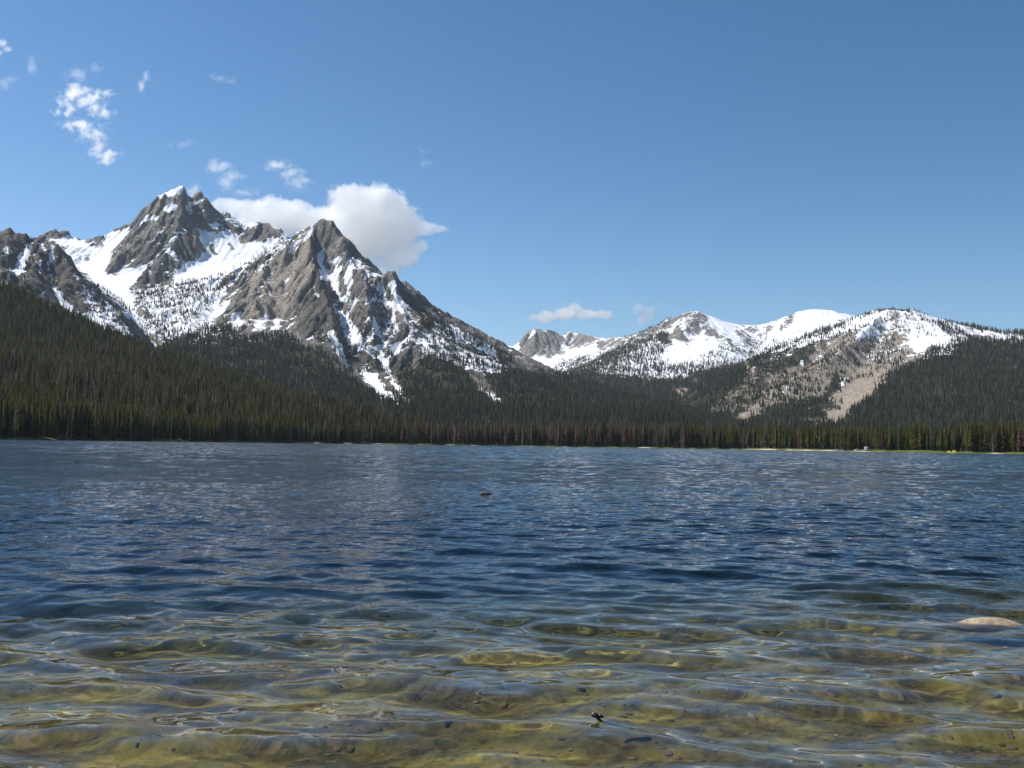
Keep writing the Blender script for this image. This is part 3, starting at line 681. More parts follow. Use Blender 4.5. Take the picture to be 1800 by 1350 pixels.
# ------------------------------------------------------------------ trees
def leaf_mat(name, c0, c1):
    m, t, b = new_mat(name)
    oi = t.n('ShaderNodeObjectInfo').outputs['Random']
    tc = t.n('ShaderNodeTexCoord').outputs['Object']
    nz = t.noise(tc, 9.0, 2)
    col = t.mix(t.math('ADD', t.math('MULTIPLY', oi, 0.75), t.math('MULTIPLY', t.math('SUBTRACT', nz, 0.4), 0.7), clamp=True), c0, c1)
    t.link(col, b.inputs['Base Color']); b.inputs['Roughness'].default_value = 0.75; b.inputs['Specular IOR Level'].default_value = 0.2
    tl = t.n('ShaderNodeBsdfTranslucent'); t.link(col, tl.inputs[0]); mx = t.n('ShaderNodeMixShader'); mx.inputs[0].default_value = 0.42
    out = m.node_tree.nodes['Material Output']; t.link(b.outputs[0], mx.inputs[1]); t.link(tl.outputs[0], mx.inputs[2]); t.link(mx.outputs[0], out.inputs[0])
    return m
LEAF = leaf_mat('pine_needles', (0.034, 0.034, 0.009), (0.265, 0.225, 0.052))
LEAFB = leaf_mat('fresh_pine_needles', (0.10, 0.125, 0.022), (0.22, 0.225, 0.045))
LEAFC = leaf_mat('hazy_fir_needles', (0.040, 0.050, 0.026), (0.200, 0.205, 0.105))  # mountain fir needles, greyer and paler with distance haze painted in
RED = leaf_mat('dead_red_needles', (0.15, 0.080, 0.056), (0.33, 0.180, 0.125))
GREY = leaf_mat('bare_grey_twigs', (0.17, 0.145, 0.12), (0.34, 0.29, 0.25))
BARK = simple_mat('bark', (0.11, 0.085, 0.062), 0.9, 0.3, 8)
BARKG = simple_mat('weathered_bark', (0.26, 0.235, 0.205), 0.9, 0.3, 8)

def tree_parts(seed, kind):
    r = random.Random(seed)
    nb, wd, lo = {'pine': (84, 0.105, 0.16), 'fir': (96, 0.125, 0.06), 'red': (80, 0.105, 0.14), 'grey': (46, 0.085, 0.16)}[kind]
    wd *= r.uniform(0.88, 1.15)
    tv, tf = [], []
    lean = (r.uniform(-.012, .012), r.uniform(-.012, .012))
    hs = [0, .3, .65, 1.0]
    for i, h in enumerate(hs):
        rr_ = 0.011 * (1 - h) + 0.0012
        for k in range(5):
            a = k * 2 * math.pi / 5; tv.append((lean[0] * h + rr_ * math.cos(a), lean[1] * h + rr_ * math.sin(a), h))
    for i in range(3):
        for k in range(5): tf.append((i * 5 + k, i * 5 + (k + 1) % 5, i * 5 + 5 + (k + 1) % 5, i * 5 + 5 + k))
    cv, cf = [], []
    for i in range(nb):
        t_ = lo + (0.985 - lo) * ((i + r.random()) / nb)
        u = (t_ - lo) / (1 - lo)
        prof = min(1.0, u * 5 + 0.35) * (1 - u) ** 0.75 + 0.04
        ln = wd * prof * r.uniform(0.55, 1.25); a = i * 2.4 + r.uniform(-.5, .5)
        dr_ = -ln * r.uniform(0.15, 0.5) + (0.3 * ln if u > .8 else 0)
        ca, sa = math.cos(a), math.sin(a); wdt = ln * (r.uniform(.32, .55) if kind != 'grey' else .10)
        bx, by = lean[0] * t_, lean[1] * t_
        n = len(cv); th_ = 0.018 if kind != 'grey' else 0.006
        cv += [(bx, by, t_ + th_), (bx + ca * ln * .55 - sa * wdt, by + sa * ln * .55 + ca * wdt, t_ + dr_ * .5), (bx + ca * ln, by + sa * ln, t_ + dr_), (bx + ca * ln * .55 + sa * wdt, by + sa * ln * .55 - ca * wdt, t_ + dr_ * .5),
               (bx + ca * ln * .6, by + sa * ln * .6, t_ + dr_ * .4 + th_), (bx + ca * ln * .45, by + sa * ln * .45, t_ + dr_ * .8 - th_ * 1.3), (bx, by, t_ - th_)]
        cf += [(n, n + 1, n + 2, n + 3), (n, n + 4, n + 2, n + 5)]
        if kind != 'grey': cf += [(n, n + 1, n + 5, n + 6), (n, n + 6, n + 5, n + 3)]
    return tv, tf, cv, cf

KINDS = [('pine', LEAF, BARK), ('fir', LEAF, BARK), ('pine', LEAFB, BARK), ('fir', LEAF, BARK), ('red', RED, BARK), ('grey', GREY, BARKG), ('fir', LEAFC, BARK), ('pine', LEAFC, BARK)]
src = bpy.data.collections.new('tree_sources')
tree_meshes = []
for i, (k, lm, bmm) in enumerate(KINDS):
    tv, tf, cv, cf = tree_parts(100 + i * 7, k)
    tm = mesh_obj('trunk', tv, tf, bmm, True, link=False); cm = mesh_obj('crown', cv, cf, lm, False, link=False)
    tree_meshes.append((tm.data, cm.data))
    n = len(tv)
    j = mesh_obj('forest_tree_%d' % i, tv + cv, tf + [tuple(q + n for q in f) for f in cf], [bmm, lm], False, link=False)
    mi = np.zeros(len(tf) + len(cf), np.int32); mi[len(tf):] = 1
    j.data.polygons.foreach_set('material_index', mi)
    src.objects.link(j)

# shoreline forest on the flat behind the far shore
n = 30000
pxs = rng.uniform(-180, 1980, n); off = rng.uniform(0, 1, n) ** 1.25 * 260
Rk = shore_r(pxs)
edge = 7 + 6 * vnoise(pxs / 17.0, pxs * 0, 61) + np.where((pxs > 1330) & (pxs < 1700), 9, 0) + np.where((pxs > 460) & (pxs < 700), 6, 0)
rr = Rk + edge + off
th = np.arctan((pxs - 900) / F_PX)
xx, yy = rr * np.sin(th), rr * np.cos(th)
zz = ground_z(xx, yy)
keep = rng.random(n) < 0.62 * (rr / 1100) ** 1 * (1 - 0.25 * (off > 120))
keep &= ~((pxs > 1436) & (pxs < 1530) & (off < 5))
keep &= (pxs > 420) | (off < 40)
pxs, off, xx, yy, zz, rr = (q[keep] for q in (pxs, off, xx, yy, zz, rr))
hh = np.interp(pxs, [-200, 300, 500, 650, 750, 900, 1100, 1300, 1450, 1600, 1750, 1900], [22, 21, 19, 17, 20, 23, 23, 21.5, 19.5, 19, 20, 23]) * rng.uniform(0.72, 1.14, len(pxs)) * (1 + 0.13 * vnoise(pxs / 33.0, pxs * 0, 71))
small = rng.random(len(pxs)) < 0.14 * (off < 12)
hh = np.where(small, hh * rng.uniform(.3, .6, len(pxs)), hh)
pr = np.interp(pxs, [0, 500, 650, 720, 800, 980, 1150, 1300, 1450, 1600, 1900], [.02, .02, .05, .26, .36, .34, .26, .16, .06, .05, .04]) * (0.6 + 1.3 * np.clip(vnoise(pxs / 26.0, off / 40, 72) + .3, 0, 1))
pg = np.interp(pxs, [0, 500, 700, 1000, 1300, 1500, 1900], [.20, .16, .26, .36, .28, .15, .16])
u = rng.random(len(pxs))
pb = np.interp(pxs, [0, 600, 1200, 1400, 1900], [.1, .3, .25, .5, .5])
var = np.where(u < pr, 4, np.where(u < pr + pg, 5, np.where(rng.random(len(pxs)) < pb, 2, rng.integers(0, 4, len(pxs)))))
shore = np.stack([xx, yy, zz - 0.1, hh, var.astype(float)], -1)
score = np.where((off < 22) & (pxs > -20) & (pxs < 1815), hh / rr, 0)
order = np.argsort(-score)
big, rest = order[:300], order[300:]
forest_pts.append(shore[rest])
_area = [('at the foot of the long left hill', 520), ('in the reddish middle of the shoreline forest', 1310), ('in the greener right part of the shoreline forest', 9999)]
_kind = {4: ('rust red dead pine', 'red dead pines'), 5: ('bare grey dead pine', 'bare grey pines'), 2: ('fresh green narrow pine', 'fresh green pines')}
proto = {}
def pine_root(vi):
    root = bpy.data.objects.new('pine_tree', None); root.empty_display_size = 0.2; C.objects.link(root)
    tr_ = bpy.data.objects.new('trunk', tree_meshes[vi][0]); cr_ = bpy.data.objects.new('crown', tree_meshes[vi][1])
    for o_ in (tr_, cr_): C.objects.link(o_); o_.parent = root
    return root
for i in big:
    vi = int(var[i]); root = pine_root(vi)
    root.location = (xx[i], yy[i], zz[i] - 0.1); s_ = float(hh[i]); wdd = random.uniform(.85, 1.2)
    root.scale = (s_ * wdd, s_ * wdd, s_); root.rotation_euler = (0, 0, random.uniform(0, 6.28))
    kl, kg = _kind.get(vi, ('dark green conical pine', 'dark green pines'))
    ar = next(a for a, lim in _area if pxs[i] < lim)
    set_tags(root, '%s by the water %s' % (kl, ar), 'tree', '%s %s' % (kg, ar))

P = np.concatenate(forest_pts)
print('FOREST', len(P))
fo = mesh_obj('forest', P[:, :3], np.zeros((0, 3), int) if False else [], None)
fo.data.attributes.new('h', 'FLOAT', 'POINT').data.foreach_set('value', P[:, 3].astype(np.float32))
fo.data.attributes.new('w', 'FLOAT', 'POINT').data.foreach_set('value', (P[:, 3] * rng.uniform(.9, 1.3, len(P)) * np.where(P[:, 3] < 15, 1.45, 1.0)).astype(np.float32))
fo.data.attributes.new('rot', 'FLOAT', 'POINT').data.foreach_set('value', rng.uniform(0, 6.28, len(P)).astype(np.float32))
fo.data.attributes.new('kindi', 'INT', 'POINT').data.foreach_set('value', P[:, 4].astype(np.int32))
ng = bpy.data.node_groups.new('forest_scatter', 'GeometryNodeTree')
ng.interface.new_socket('Geometry', in_out='INPUT', socket_type='NodeSocketGeometry'); ng.interface.new_socket('Geometry', in_out='OUTPUT', socket_type='NodeSocketGeometry')
T_ = NT(ng)
gi, go = T_.n('NodeGroupInput'), T_.n('NodeGroupOutput')
ci = T_.n('GeometryNodeCollectionInfo'); ci.inputs['Collection'].default_value = src; ci.inputs['Separate Children'].default_value = True; ci.inputs['Reset Children'].default_value = True
iop = T_.n('GeometryNodeInstanceOnPoints'); iop.inputs['Pick Instance'].default_value = True
def named(nm, ty='FLOAT'):
    q = T_.n('GeometryNodeInputNamedAttribute', data_type=ty); q.inputs['Name'].default_value = nm; return q.outputs[0]
cx = T_.n('ShaderNodeCombineXYZ'); hw = named('w'); T_.link(hw, cx.inputs[0]); T_.link(hw, cx.inputs[1]); T_.link(named('h'), cx.inputs[2])
cr = T_.n('ShaderNodeCombineXYZ'); T_.link(named('rot'), cr.inputs[2])
e2r = T_.n('FunctionNodeEulerToRotation'); T_.link(cr.outputs[0], e2r.inputs[0])
T_.link(gi.outputs[0], iop.inputs['Points']); T_.link(ci.outputs[0], iop.inputs['Instance']); T_.link(named('kindi', 'INT'), iop.inputs['Instance Index'])
T_.link(e2r.outputs[0], iop.inputs['Rotation']); T_.link(cx.outputs[0], iop.inputs['Scale']); T_.link(iop.outputs[0], go.inputs[0])
md = fo.modifiers.new('scatter', 'NODES'); md.node_group = ng
set_tags(fo, 'dense conifer forest covering the hill, valley and mountain flanks', None, kind='stuff')

# ------------------------------------------------------------------ small things
class MB:
    def __init__(s): s.v, s.f = [], []
    def box(s, c, d, rz=0.0, taper=(1, 1)):
        n = len(s.v); ca, sa = math.cos(rz), math.sin(rz)
        for iz in (0, 1):
            for ax, ay in ((-1, -1), (1, -1), (1, 1), (-1, 1)):
                x, y = ax * d[0] / 2 * (taper[0] if iz else 1), ay * d[1] / 2 * (taper[1] if iz else 1)
                s.v.append((c[0] + x * ca - y * sa, c[1] + x * sa + y * ca, c[2] + (iz - .5) * d[2]))
        s.f += [tuple(n + q for q in f) for f in ((3, 2, 1, 0), (4, 5, 6, 7), (0, 1, 5, 4), (1, 2, 6, 5), (2, 3, 7, 6), (3, 0, 4, 7))]
    def tube(s, pts, rads, k=8):
        n = len(s.v); P_ = [Vector(p) for p in pts]
        for i, p in enumerate(P_):
            t = (P_[min(i + 1, len(P_) - 1)] - P_[max(i - 1, 0)]).normalized()
            a = t.orthogonal().normalized(); b = t.cross(a)
            for j in range(k):
                th = 2 * math.pi * j / k; s.v.append(tuple(p + (a * math.cos(th) + b * math.sin(th)) * rads[i]))
        for i in range(len(P_) - 1):
            for j in range(k): s.f.append((n + i * k + j, n + i * k + (j + 1) % k, n + (i + 1) * k + (j + 1) % k, n + (i + 1) * k + j))
        s.f.append(tuple(n + j for j in range(k))[::-1]); s.f.append(tuple(n + (len(P_) - 1) * k + j for j in range(k)))
    def loft(s, secs):
        n = len(s.v); k = len(secs[0])
        for c in secs: s.v += [tuple(p) for p in c]
        for i in range(len(secs) - 1):
            for j in range(k): s.f.append((n + i * k + j, n + i * k + (j + 1) % k, n + (i + 1) * k + (j + 1) % k, n + (i + 1) * k + j))
        s.f.append(tuple(n + j for j in range(k))[::-1]); s.f.append(tuple(n + (len(secs) - 1) * k + j for j in range(k)))
    def build(s, name, mat, parent=None, bevel=0.0, smooth=False):
        o = mesh_obj(name, s.v, s.f, mat, smooth, parent)
        if bevel:
            b = o.modifiers.new('bevel', 'BEVEL'); b.width = bevel; b.segments = 2; b.limit_method = 'ANGLE'
        return o

def root_at(name, px, off, rz, label, cat, group=None):
    th_ = math.atan((px - 900) / F_PX); r_ = float(shore_r(px)) + off
    x, y = r_ * math.sin(th_), r_ * math.cos(th_)
    o = bpy.data.objects.new(name, None); C.objects.link(o)
    o.location = (x, y, float(ground_z(np.array([x]), np.array([y]))[0]) - 0.03); o.rotation_euler = (0, 0, rz - th_)
    return set_tags(o, label, cat, group)

WHITE = simple_mat('white_paint', (0.78, 0.78, 0.76), 0.4, 0.04)
SILV = simple_mat('silver_paint', (0.52, 0.53, 0.54), 0.35, 0.05, metal=0.3)
BLACKP = simple_mat('dark_paint', (0.030, 0.034, 0.040), 0.3, 0.1)
GLASSD = simple_mat('dark_glass', (0.02, 0.025, 0.03), 0.08, 0.1)
RUBBER = simple_mat('rubber', (0.02, 0.02, 0.02), 0.8, 0.2)
WOOD = simple_mat('weathered_wood', (0.34, 0.30, 0.25), 0.85, 0.3, 6)
YEL = simple_mat('yellow_cloth', (0.75, 0.62, 0.06), 0.6, 0.08)
STRIPE = simple_mat('tan_stripe', (0.35, 0.25, 0.16), 0.5, 0.1)

def wheels(root, xs, y, r=0.36):
    for x in xs:
        for sy in (-1, 1):
            w_ = MB(); w_.tube([(x, sy * y - .11, r), (x, sy * y + .11, r)], [r, r], 16); o = w_.build('wheel', RUBBER, root)
            h_ = MB(); h_.tube([(x, sy * y - .125, r), (x, sy * y + .125, r)], [r * .5, r * .5], 12); h_.build('rim', SILV, o)

def motorhome(px, off, rz, label):
    R_ = root_at('motorhome', px, off, rz, label, 'motorhome')
    m = MB(); m.box((0.3, 0, 1.95), (4.6, 2.3, 2.4)); m.box((-2.45, 0, 2.65), (1.0, 2.25, 0.95)); m.build('body', WHITE, R_, .08)
    m = MB(); m.box((-2.65, 0, 1.25), (1.5, 2.05, 1.0)); m.box((-2.45, 0, 1.95), (1.0, 1.9, .5), taper=(.8, .9)); m.build('cab', WHITE, R_, .08)
    m = MB(); m.box((-2.955, 0, 1.93), (.03, 1.6, .36)); m.build('windshield', GLASSD, R_)
    for sy in (-1, 1):
        for x in (-0.9, 0.9, 2.0):
            m = MB(); m.box((x, sy * 1.155, 2.35), (.75, .03, .5)); m.build('window', GLASSD, R_)
        m = MB(); m.box((.3, sy * 1.158, 1.35), (4.4, .02, .16)); m.build('stripe', STRIPE, R_)
    m = MB(); m.box((0.05, -1.16, 1.75), (.65, .03, 1.7)); m.build('door', SILV, R_)
    m = MB(); m.box((0.8, 0, 3.25), (.9, .8, .22)); m.build('roof_vent', SILV, R_, .04)
    wheels(R_, (-2.4, 1.5), 1.0)

def car(name, px, off, rz, paint, label, cat, l=4.6, h=1.7, cab=(-0.3, 2.6), pick=False):
    R_ = root_at(name, px, off, rz, label, cat)
    prof = [(-l/2, .35), (l/2, .35), (l/2, .95), (l/2 - .1, 1.02), (-l/2 + .35, 1.0), (-l/2, .8)]
    m = MB(); m.loft([[(x, y * (0.9 if False else 1), z) for x, z in prof] for y in (-.88, .88)]); m.build('body', paint, R_, .05)
    c0, cl = cab; cz = [(c0 - cl/2, 1.0), (c0 + cl/2, 1.0), (c0 + cl/2 - .25, h - .06), (c0 - cl/2 + .6, h - .06)]
    m = MB(); m.loft([[(x, y, z) for x, z in cz] for y in (-.76, .76)]); m.build('windows', GLASSD, R_, .04)
    m = MB(); m.box((c0 + .15, 0, h - .02), (cl - 1.0, 1.5, .07)); m.build('roof', paint, R_, .03)
    wheels(R_, (-l/2 + .8, l/2 - .8), .8, .34)
    for sy in (-1, 1):
        m = MB(); m.box((-l/2 - .005, sy * .6, .78), (.05, .3, .16)); m.build('headlight', WHITE, R_)

motorhome(1524, 6.5, math.radians(72), 'white motorhome parked end on beside the beach in front of green pines')
car('pickup_truck', 1508, 5.5, math.radians(25), WHITE, 'white pickup truck parked on the beach next to the motorhome', 'truck', 4.8, 1.85, (-0.5, 1.9))
car('parked_car', 1497, 6.5, math.radians(5), BLACKP, 'black low car parked just beside the white pickup truck', 'car')
car('parked_car', 1487, 6.8, math.radians(-4), BLACKP, 'dark car farthest from the white pickup truck on the beach', 'car', 4.4, 1.5)
car('parked_car', 1473, 7.5, math.radians(8), SILV, 'silver car parked behind the beach near the picnic tables', 'car', 4.3, 1.55)

def boat(px, off, rz, label, l=3.6):
    R_ = root_at('rowing_boat', px, off, rz, label, 'boat')
    secs = []
    for i in range(9):
        u = i / 8; w_ = .72 * math.sin(math.pi * min(1, .18 + u * .8)) ** .6 * (1 if u < .8 else max(.05, (1 - u) / .2)); x = (u - .5) * l; sh = .5 + .18 * (2 * u - 1) ** 2
        secs.append([(x, -w_, sh), (x, -w_ * .8, .12), (x, 0, .0 + .1 * u * u), (x, w_ * .8, .12), (x, w_, sh), (x, w_ * .88, sh), (x, w_ * .66, .2), (x, -w_ * .66, .2), (x, -w_ * .88, sh)])
    m = MB(); m.loft(secs); m.build('hull', WHITE, R_)
    for x in (-.7, .5):
        m = MB(); m.box((x, 0, .42), (.25, 1.0, .04)); m.build('bench', WOOD, R_)
boat(1562, 1.2, math.radians(8), 'white rowing boat pulled up on the grassy right shore', 3.9)
boat(270, 1.0, math.radians(-6), 'white rowing boat at the foot of the dark left hill', 4.2)

for px, lab in ((1668.5, 'yellow ridge tent, the one closer to the white rowing boat'), (1677.5, 'yellow ridge tent nearer the right edge of the far shore')):
    R_ = root_at('tent', px, 7, 0.15, lab, 'tent', 'yellow tents on the right shore')
    m = MB(); m.loft([[(x, -.75, 0.05), (x, .75, 0.05), (x, 0.04, 1.35 - .18 * abs(x) / 1.2), (x, -.04, 1.35 - .18 * abs(x) / 1.2)] for x in (-1.2, -.4, .4, 1.2)]); m.build('canopy', YEL, R_)
    for x in (-1.22, 1.22):
        m = MB(); m.tube([(x, 0, 0), (x, 0, 1.25)], [.03, .03], 6); m.build('pole', WOOD, R_)

def picnic(px, off, rz, label):
    R_ = root_at('picnic_table', px, off, rz, label, 'table', 'picnic tables behind the beach')
    m = MB()
    for k in range(4): m.box((0, -.33 + .22 * k, .76), (1.9, .19, .045))
    m.build('tabletop', WOOD, R_)
    for sy in (-1, 1):
        m = MB(); m.box((0, sy * .72, .45), (1.9, .26, .05)); m.build('bench', WOOD, R_)
    for x in (-.7, .7):
        m = MB(); m.box((x, 0, .41), (.07, 1.55, .09)); m.tube([(x, -.62, 0), (x, -.2, .74)], [.05, .05], 6); m.tube([(x, .62, 0), (x, .2, .74)], [.05, .05], 6); m.build('leg', WOOD, R_)
picnic(1441, 7, .1, 'grey wooden picnic table under the leaning dead trunk')
picnic(1447.5, 7.5, -.1, 'grey wooden picnic table just right of the leaning dead trunk')
picnic(1461, 7, .3, 'grey wooden picnic table closest to the silver car')

# leaning dead trunk
a_ = root_at('leaning_dead_tree', 1450, 8, 0.0, 'bare grey dead trunk leaning left in front of the pines above the beach', 'tree')
m = MB(); m.tube([(0, 0, 0), (-2.0, .3, 3.6), (-4.6, .7, 8.4), (-8.0, 1.2, 14.6)], [.24, .20, .15, .05], 8); m.build('trunk', BARKG, a_, smooth=True)
for t_ in (.35, .5, .62, .74, .86):
    m = MB(); bx = Vector((-8 * t_, 1.2 * t_, 14.6 * t_)); sgn = 1 if int(t_ * 100) % 2 else -1
    m.tube([tuple(bx), tuple(bx + Vector((.5 * sgn, .2, .35 + .3 * sgn)))], [.05, .015], 5); m.build('branch', BARKG, a_)

# pale driftwood logs along the waterline
for q, (px, l_) in enumerate(((24, 4.5), (66, 6.0), (118, 4.0), (176, 5.0), (226, 3.4), (330, 4.6), (383, 3.8), (760, 3.8), (815, 4.6), (1180, 4.0), (1740, 4.2), (1772, 5.0))):
    reg = 'at the dark foot of the left hill' if px < 450 else ('before the reddish middle of the shoreline forest' if px < 1300 else 'on the grassy right shore')
    R_ = root_at('driftwood_log', px, 0.9, random.uniform(-.35, .35), 'pale driftwood log lying at the waterline ' + reg, 'log', 'pale driftwood logs ' + reg)
    m = MB(); m.tube([(-l_/2, 0, .10), (-l_/5, .08, .16), (l_/5, -.05, .2), (l_/2, .06, .26)], [.19, .17, .14, .08], 8); m.build('trunk', BARKG, R_, smooth=True)
    m = MB(); m.tube([(l_/6, 0, .2), (l_/6 + .4, .15, .75)], [.05, .02], 5); m.build('branch', BARKG, R_)

# ------------------------------------------------------------------ near rocks, stick and bed stones
import bmesh
def ico(sub):
    b = bmesh.new(); bmesh.ops.create_icosphere(b, subdivisions=sub, radius=1.0)
    v = np.array([q.co[:] for q in b.verts]); f = np.array([[x.index for x in q.verts] for q in b.faces]); b.free(); return v, f
def rock_mesh(sub, amp, seed, scale=1.6):
    v, f = ico(sub)
    n = fbm(v[:, 0] * scale + v[:, 2] * .7 * scale + seed, v[:, 1] * scale - v[:, 2] * .6 * scale, 5, seed, .5)
    n2 = fbm(v[:, 0] * scale * .6 - v[:, 1] * .4 + seed, v[:, 2] * scale * .8, 3, seed + 3, .5)
    return v * (1 + amp * n + amp * n2)[:, None], f
def rock_mat(name, a, b_, wet=0.0):
    m, t, b = new_mat(name); tc = t.n('ShaderNodeTexCoord').outputs['Object']
    n1 = t.noise(tc, 14, 6, .65); n2 = t.noise(tc, 60, 3, .6); n0 = t.noise(tc, 3, 4)
    c = t.mix(t.smooth(n1, .35, .65), a, b_); c = t.mix(t.math('MULTIPLY', t.smooth(n2, .55, .65), .6), c, tuple(x * .35 for x in a))
    sp = t.n('ShaderNodeSeparateXYZ'); t.link(t.n('ShaderNodeNewGeometry').outputs['Position'], sp.inputs[0])
    c = t.mix(t.smooth(t.math('ADD', sp.outputs[2], t.math('MULTIPLY', n0, .03)), .045, .02), c, tuple(x * .7 for x in a))
    t.link(c, b.inputs['Base Color']); b.inputs['Roughness'].default_value = .75
    bm = t.n('ShaderNodeBump'); bm.inputs['Strength'].default_value = .7; bm.inputs['Distance'].default_value = .01
    t.link(n1, bm.inputs['Height']); t.link(bm.outputs[0], b.inputs['Normal']); return m
PINK = rock_mat('pink_granite', (0.24, 0.18, 0.125), (0.42, 0.32, 0.225))
v, f = rock_mesh(5, .17, 5, 1.3)
p = on_water(1722, 1098)
v = v * np.array([0.36, 0.20, 0.15])
ro = mesh_obj('boulder', v, f, PINK, True); ro.location = (p[0], p[1], -.10); ro.rotation_euler = (.04, -.16, -.12)
set_tags(ro, 'pinkish granite boulder breaking the water surface near the right edge', 'rock'); ro.cycles.is_caustics_receiver = True

DRK = rock_mat('dark_wet_wood', (0.045, 0.035, 0.026), (0.16, 0.12, 0.085))
v, f = rock_mesh(4, .22, 15, 2.2); v = v * np.array([0.15, 0.11, 0.08]); p = on_water(854, 870)
lo_ = mesh_obj('driftwood_lump', v, f, DRK, True); lo_.location = (p[0], p[1], .03)
set_tags(lo_, 'small dark mottled lump of driftwood floating far out in the lake', 'driftwood')

BLK = simple_mat('black_wet_bark', (0.020, 0.018, 0.016), 0.35, 0.4, 60)
p = on_water(1048, 1264); q_ = on_water(1112, 1312, -.14)
st = bpy.data.objects.new('stick_with_shadow', None); C.objects.link(st); st.location = (p[0], p[1], 0)
set_tags(st, 'black stick tip above shallow water, its slanting shadow modelled as a thin dark tail', 'branch')
d_ = Vector(q_) - Vector(p)
m = MB(); m.tube([(0, 0, .012), tuple(d_ * .3 + Vector((0, 0, .0))), tuple(d_ * .65), tuple(d_)], [.008, .012, .020, .026], 8); m.build('shadow_tail', BLK, st, smooth=True).cycles.is_caustics_receiver = True  # submerged dark tail modelled in place of the stick's shadow on the bed
v, f = rock_mesh(3, .35, 22, 2.5); v = v * np.array([.019, .015, .013]); o_ = mesh_obj('tip', v + np.array([-.004, 0, .022]), f, BLK, True, st)
v, f = rock_mesh(3, .35, 27, 2.5); v = v * np.array([.016, .012, .009]); o_ = mesh_obj('twig', v + np.array([.026, 0, .016]), f, BLK, True, st)

v0, f0 = ico(2); NS = 6500; V_, F_ = [], []; col_ = []
rs = np.random.default_rng(99)
for k in range(NS):
    y = 2.6 + 7.5 * rs.random() ** 1.15; x = rs.uniform(-.62, .62) * y
    if rs.random() > np.clip(.34 + .12 * x, .12, 1): continue
    sz = rs.lognormal(-4.1, .5) * (1.0 if rs.random() < .96 else 2.2); sz = min(sz, .026)
    n = 1 + .18 * fbm(v0[:, 0] * 1.3 + k * 3.1, v0[:, 1] * 1.3 + v0[:, 2], 2, k % 9)
    vv = v0 * n[:, None] * np.array([sz, sz * rs.uniform(.6, 1), sz * rs.uniform(.35, .6)])
    a = rs.uniform(0, 6.28); vv = np.stack([vv[:, 0] * math.cos(a) - vv[:, 1] * math.sin(a), vv[:, 0] * math.sin(a) + vv[:, 1] * math.cos(a), vv[:, 2]], -1)
    zg = float(ground_z(np.array([x]), np.array([y]))[0])
    F_.append(f0 + len(V_) * len(v0)); V_.append(vv + np.array([x, y, zg + sz * .12])); col_.append(np.full(len(v0), rs.random()))
PEB, t, b = new_mat('lake_stones')
cr_ = t.n('ShaderNodeValToRGB'); t.link(t.attr('tone'), cr_.inputs[0])
el = cr_.color_ramp.elements; el[0].color = (0.08, 0.068, 0.025, 1); el[1].color = (0.22, 0.20, 0.13, 1)
for ps, cc in ((.25, (0.12, 0.09, 0.035, 1)), (.5, (0.20, 0.11, 0.075, 1)), (.72, (0.22, 0.18, 0.06, 1)), (.86, (0.10, 0.10, 0.085, 1))):
    e_ = el.new(ps); e_.color = cc
n_ = t.noise(t.n('ShaderNodeTexCoord').outputs['Object'], 40, 4)
t.link(t.mix(t.math('MULTIPLY', n_, .6), cr_.outputs[0], (0.06, 0.055, 0.02)), b.inputs['Base Color']); b.inputs['Roughness'].default_value = .85
pb_ = mesh_obj('pebbles', np.concatenate(V_), np.concatenate(F_), PEB, True); fattr(pb_.data, 'tone', np.concatenate(col_))
set_tags(pb_, 'small brown and reddish stones on the lake bed in the shallows', None, kind='stuff'); pb_.cycles.is_caustics_receiver = True

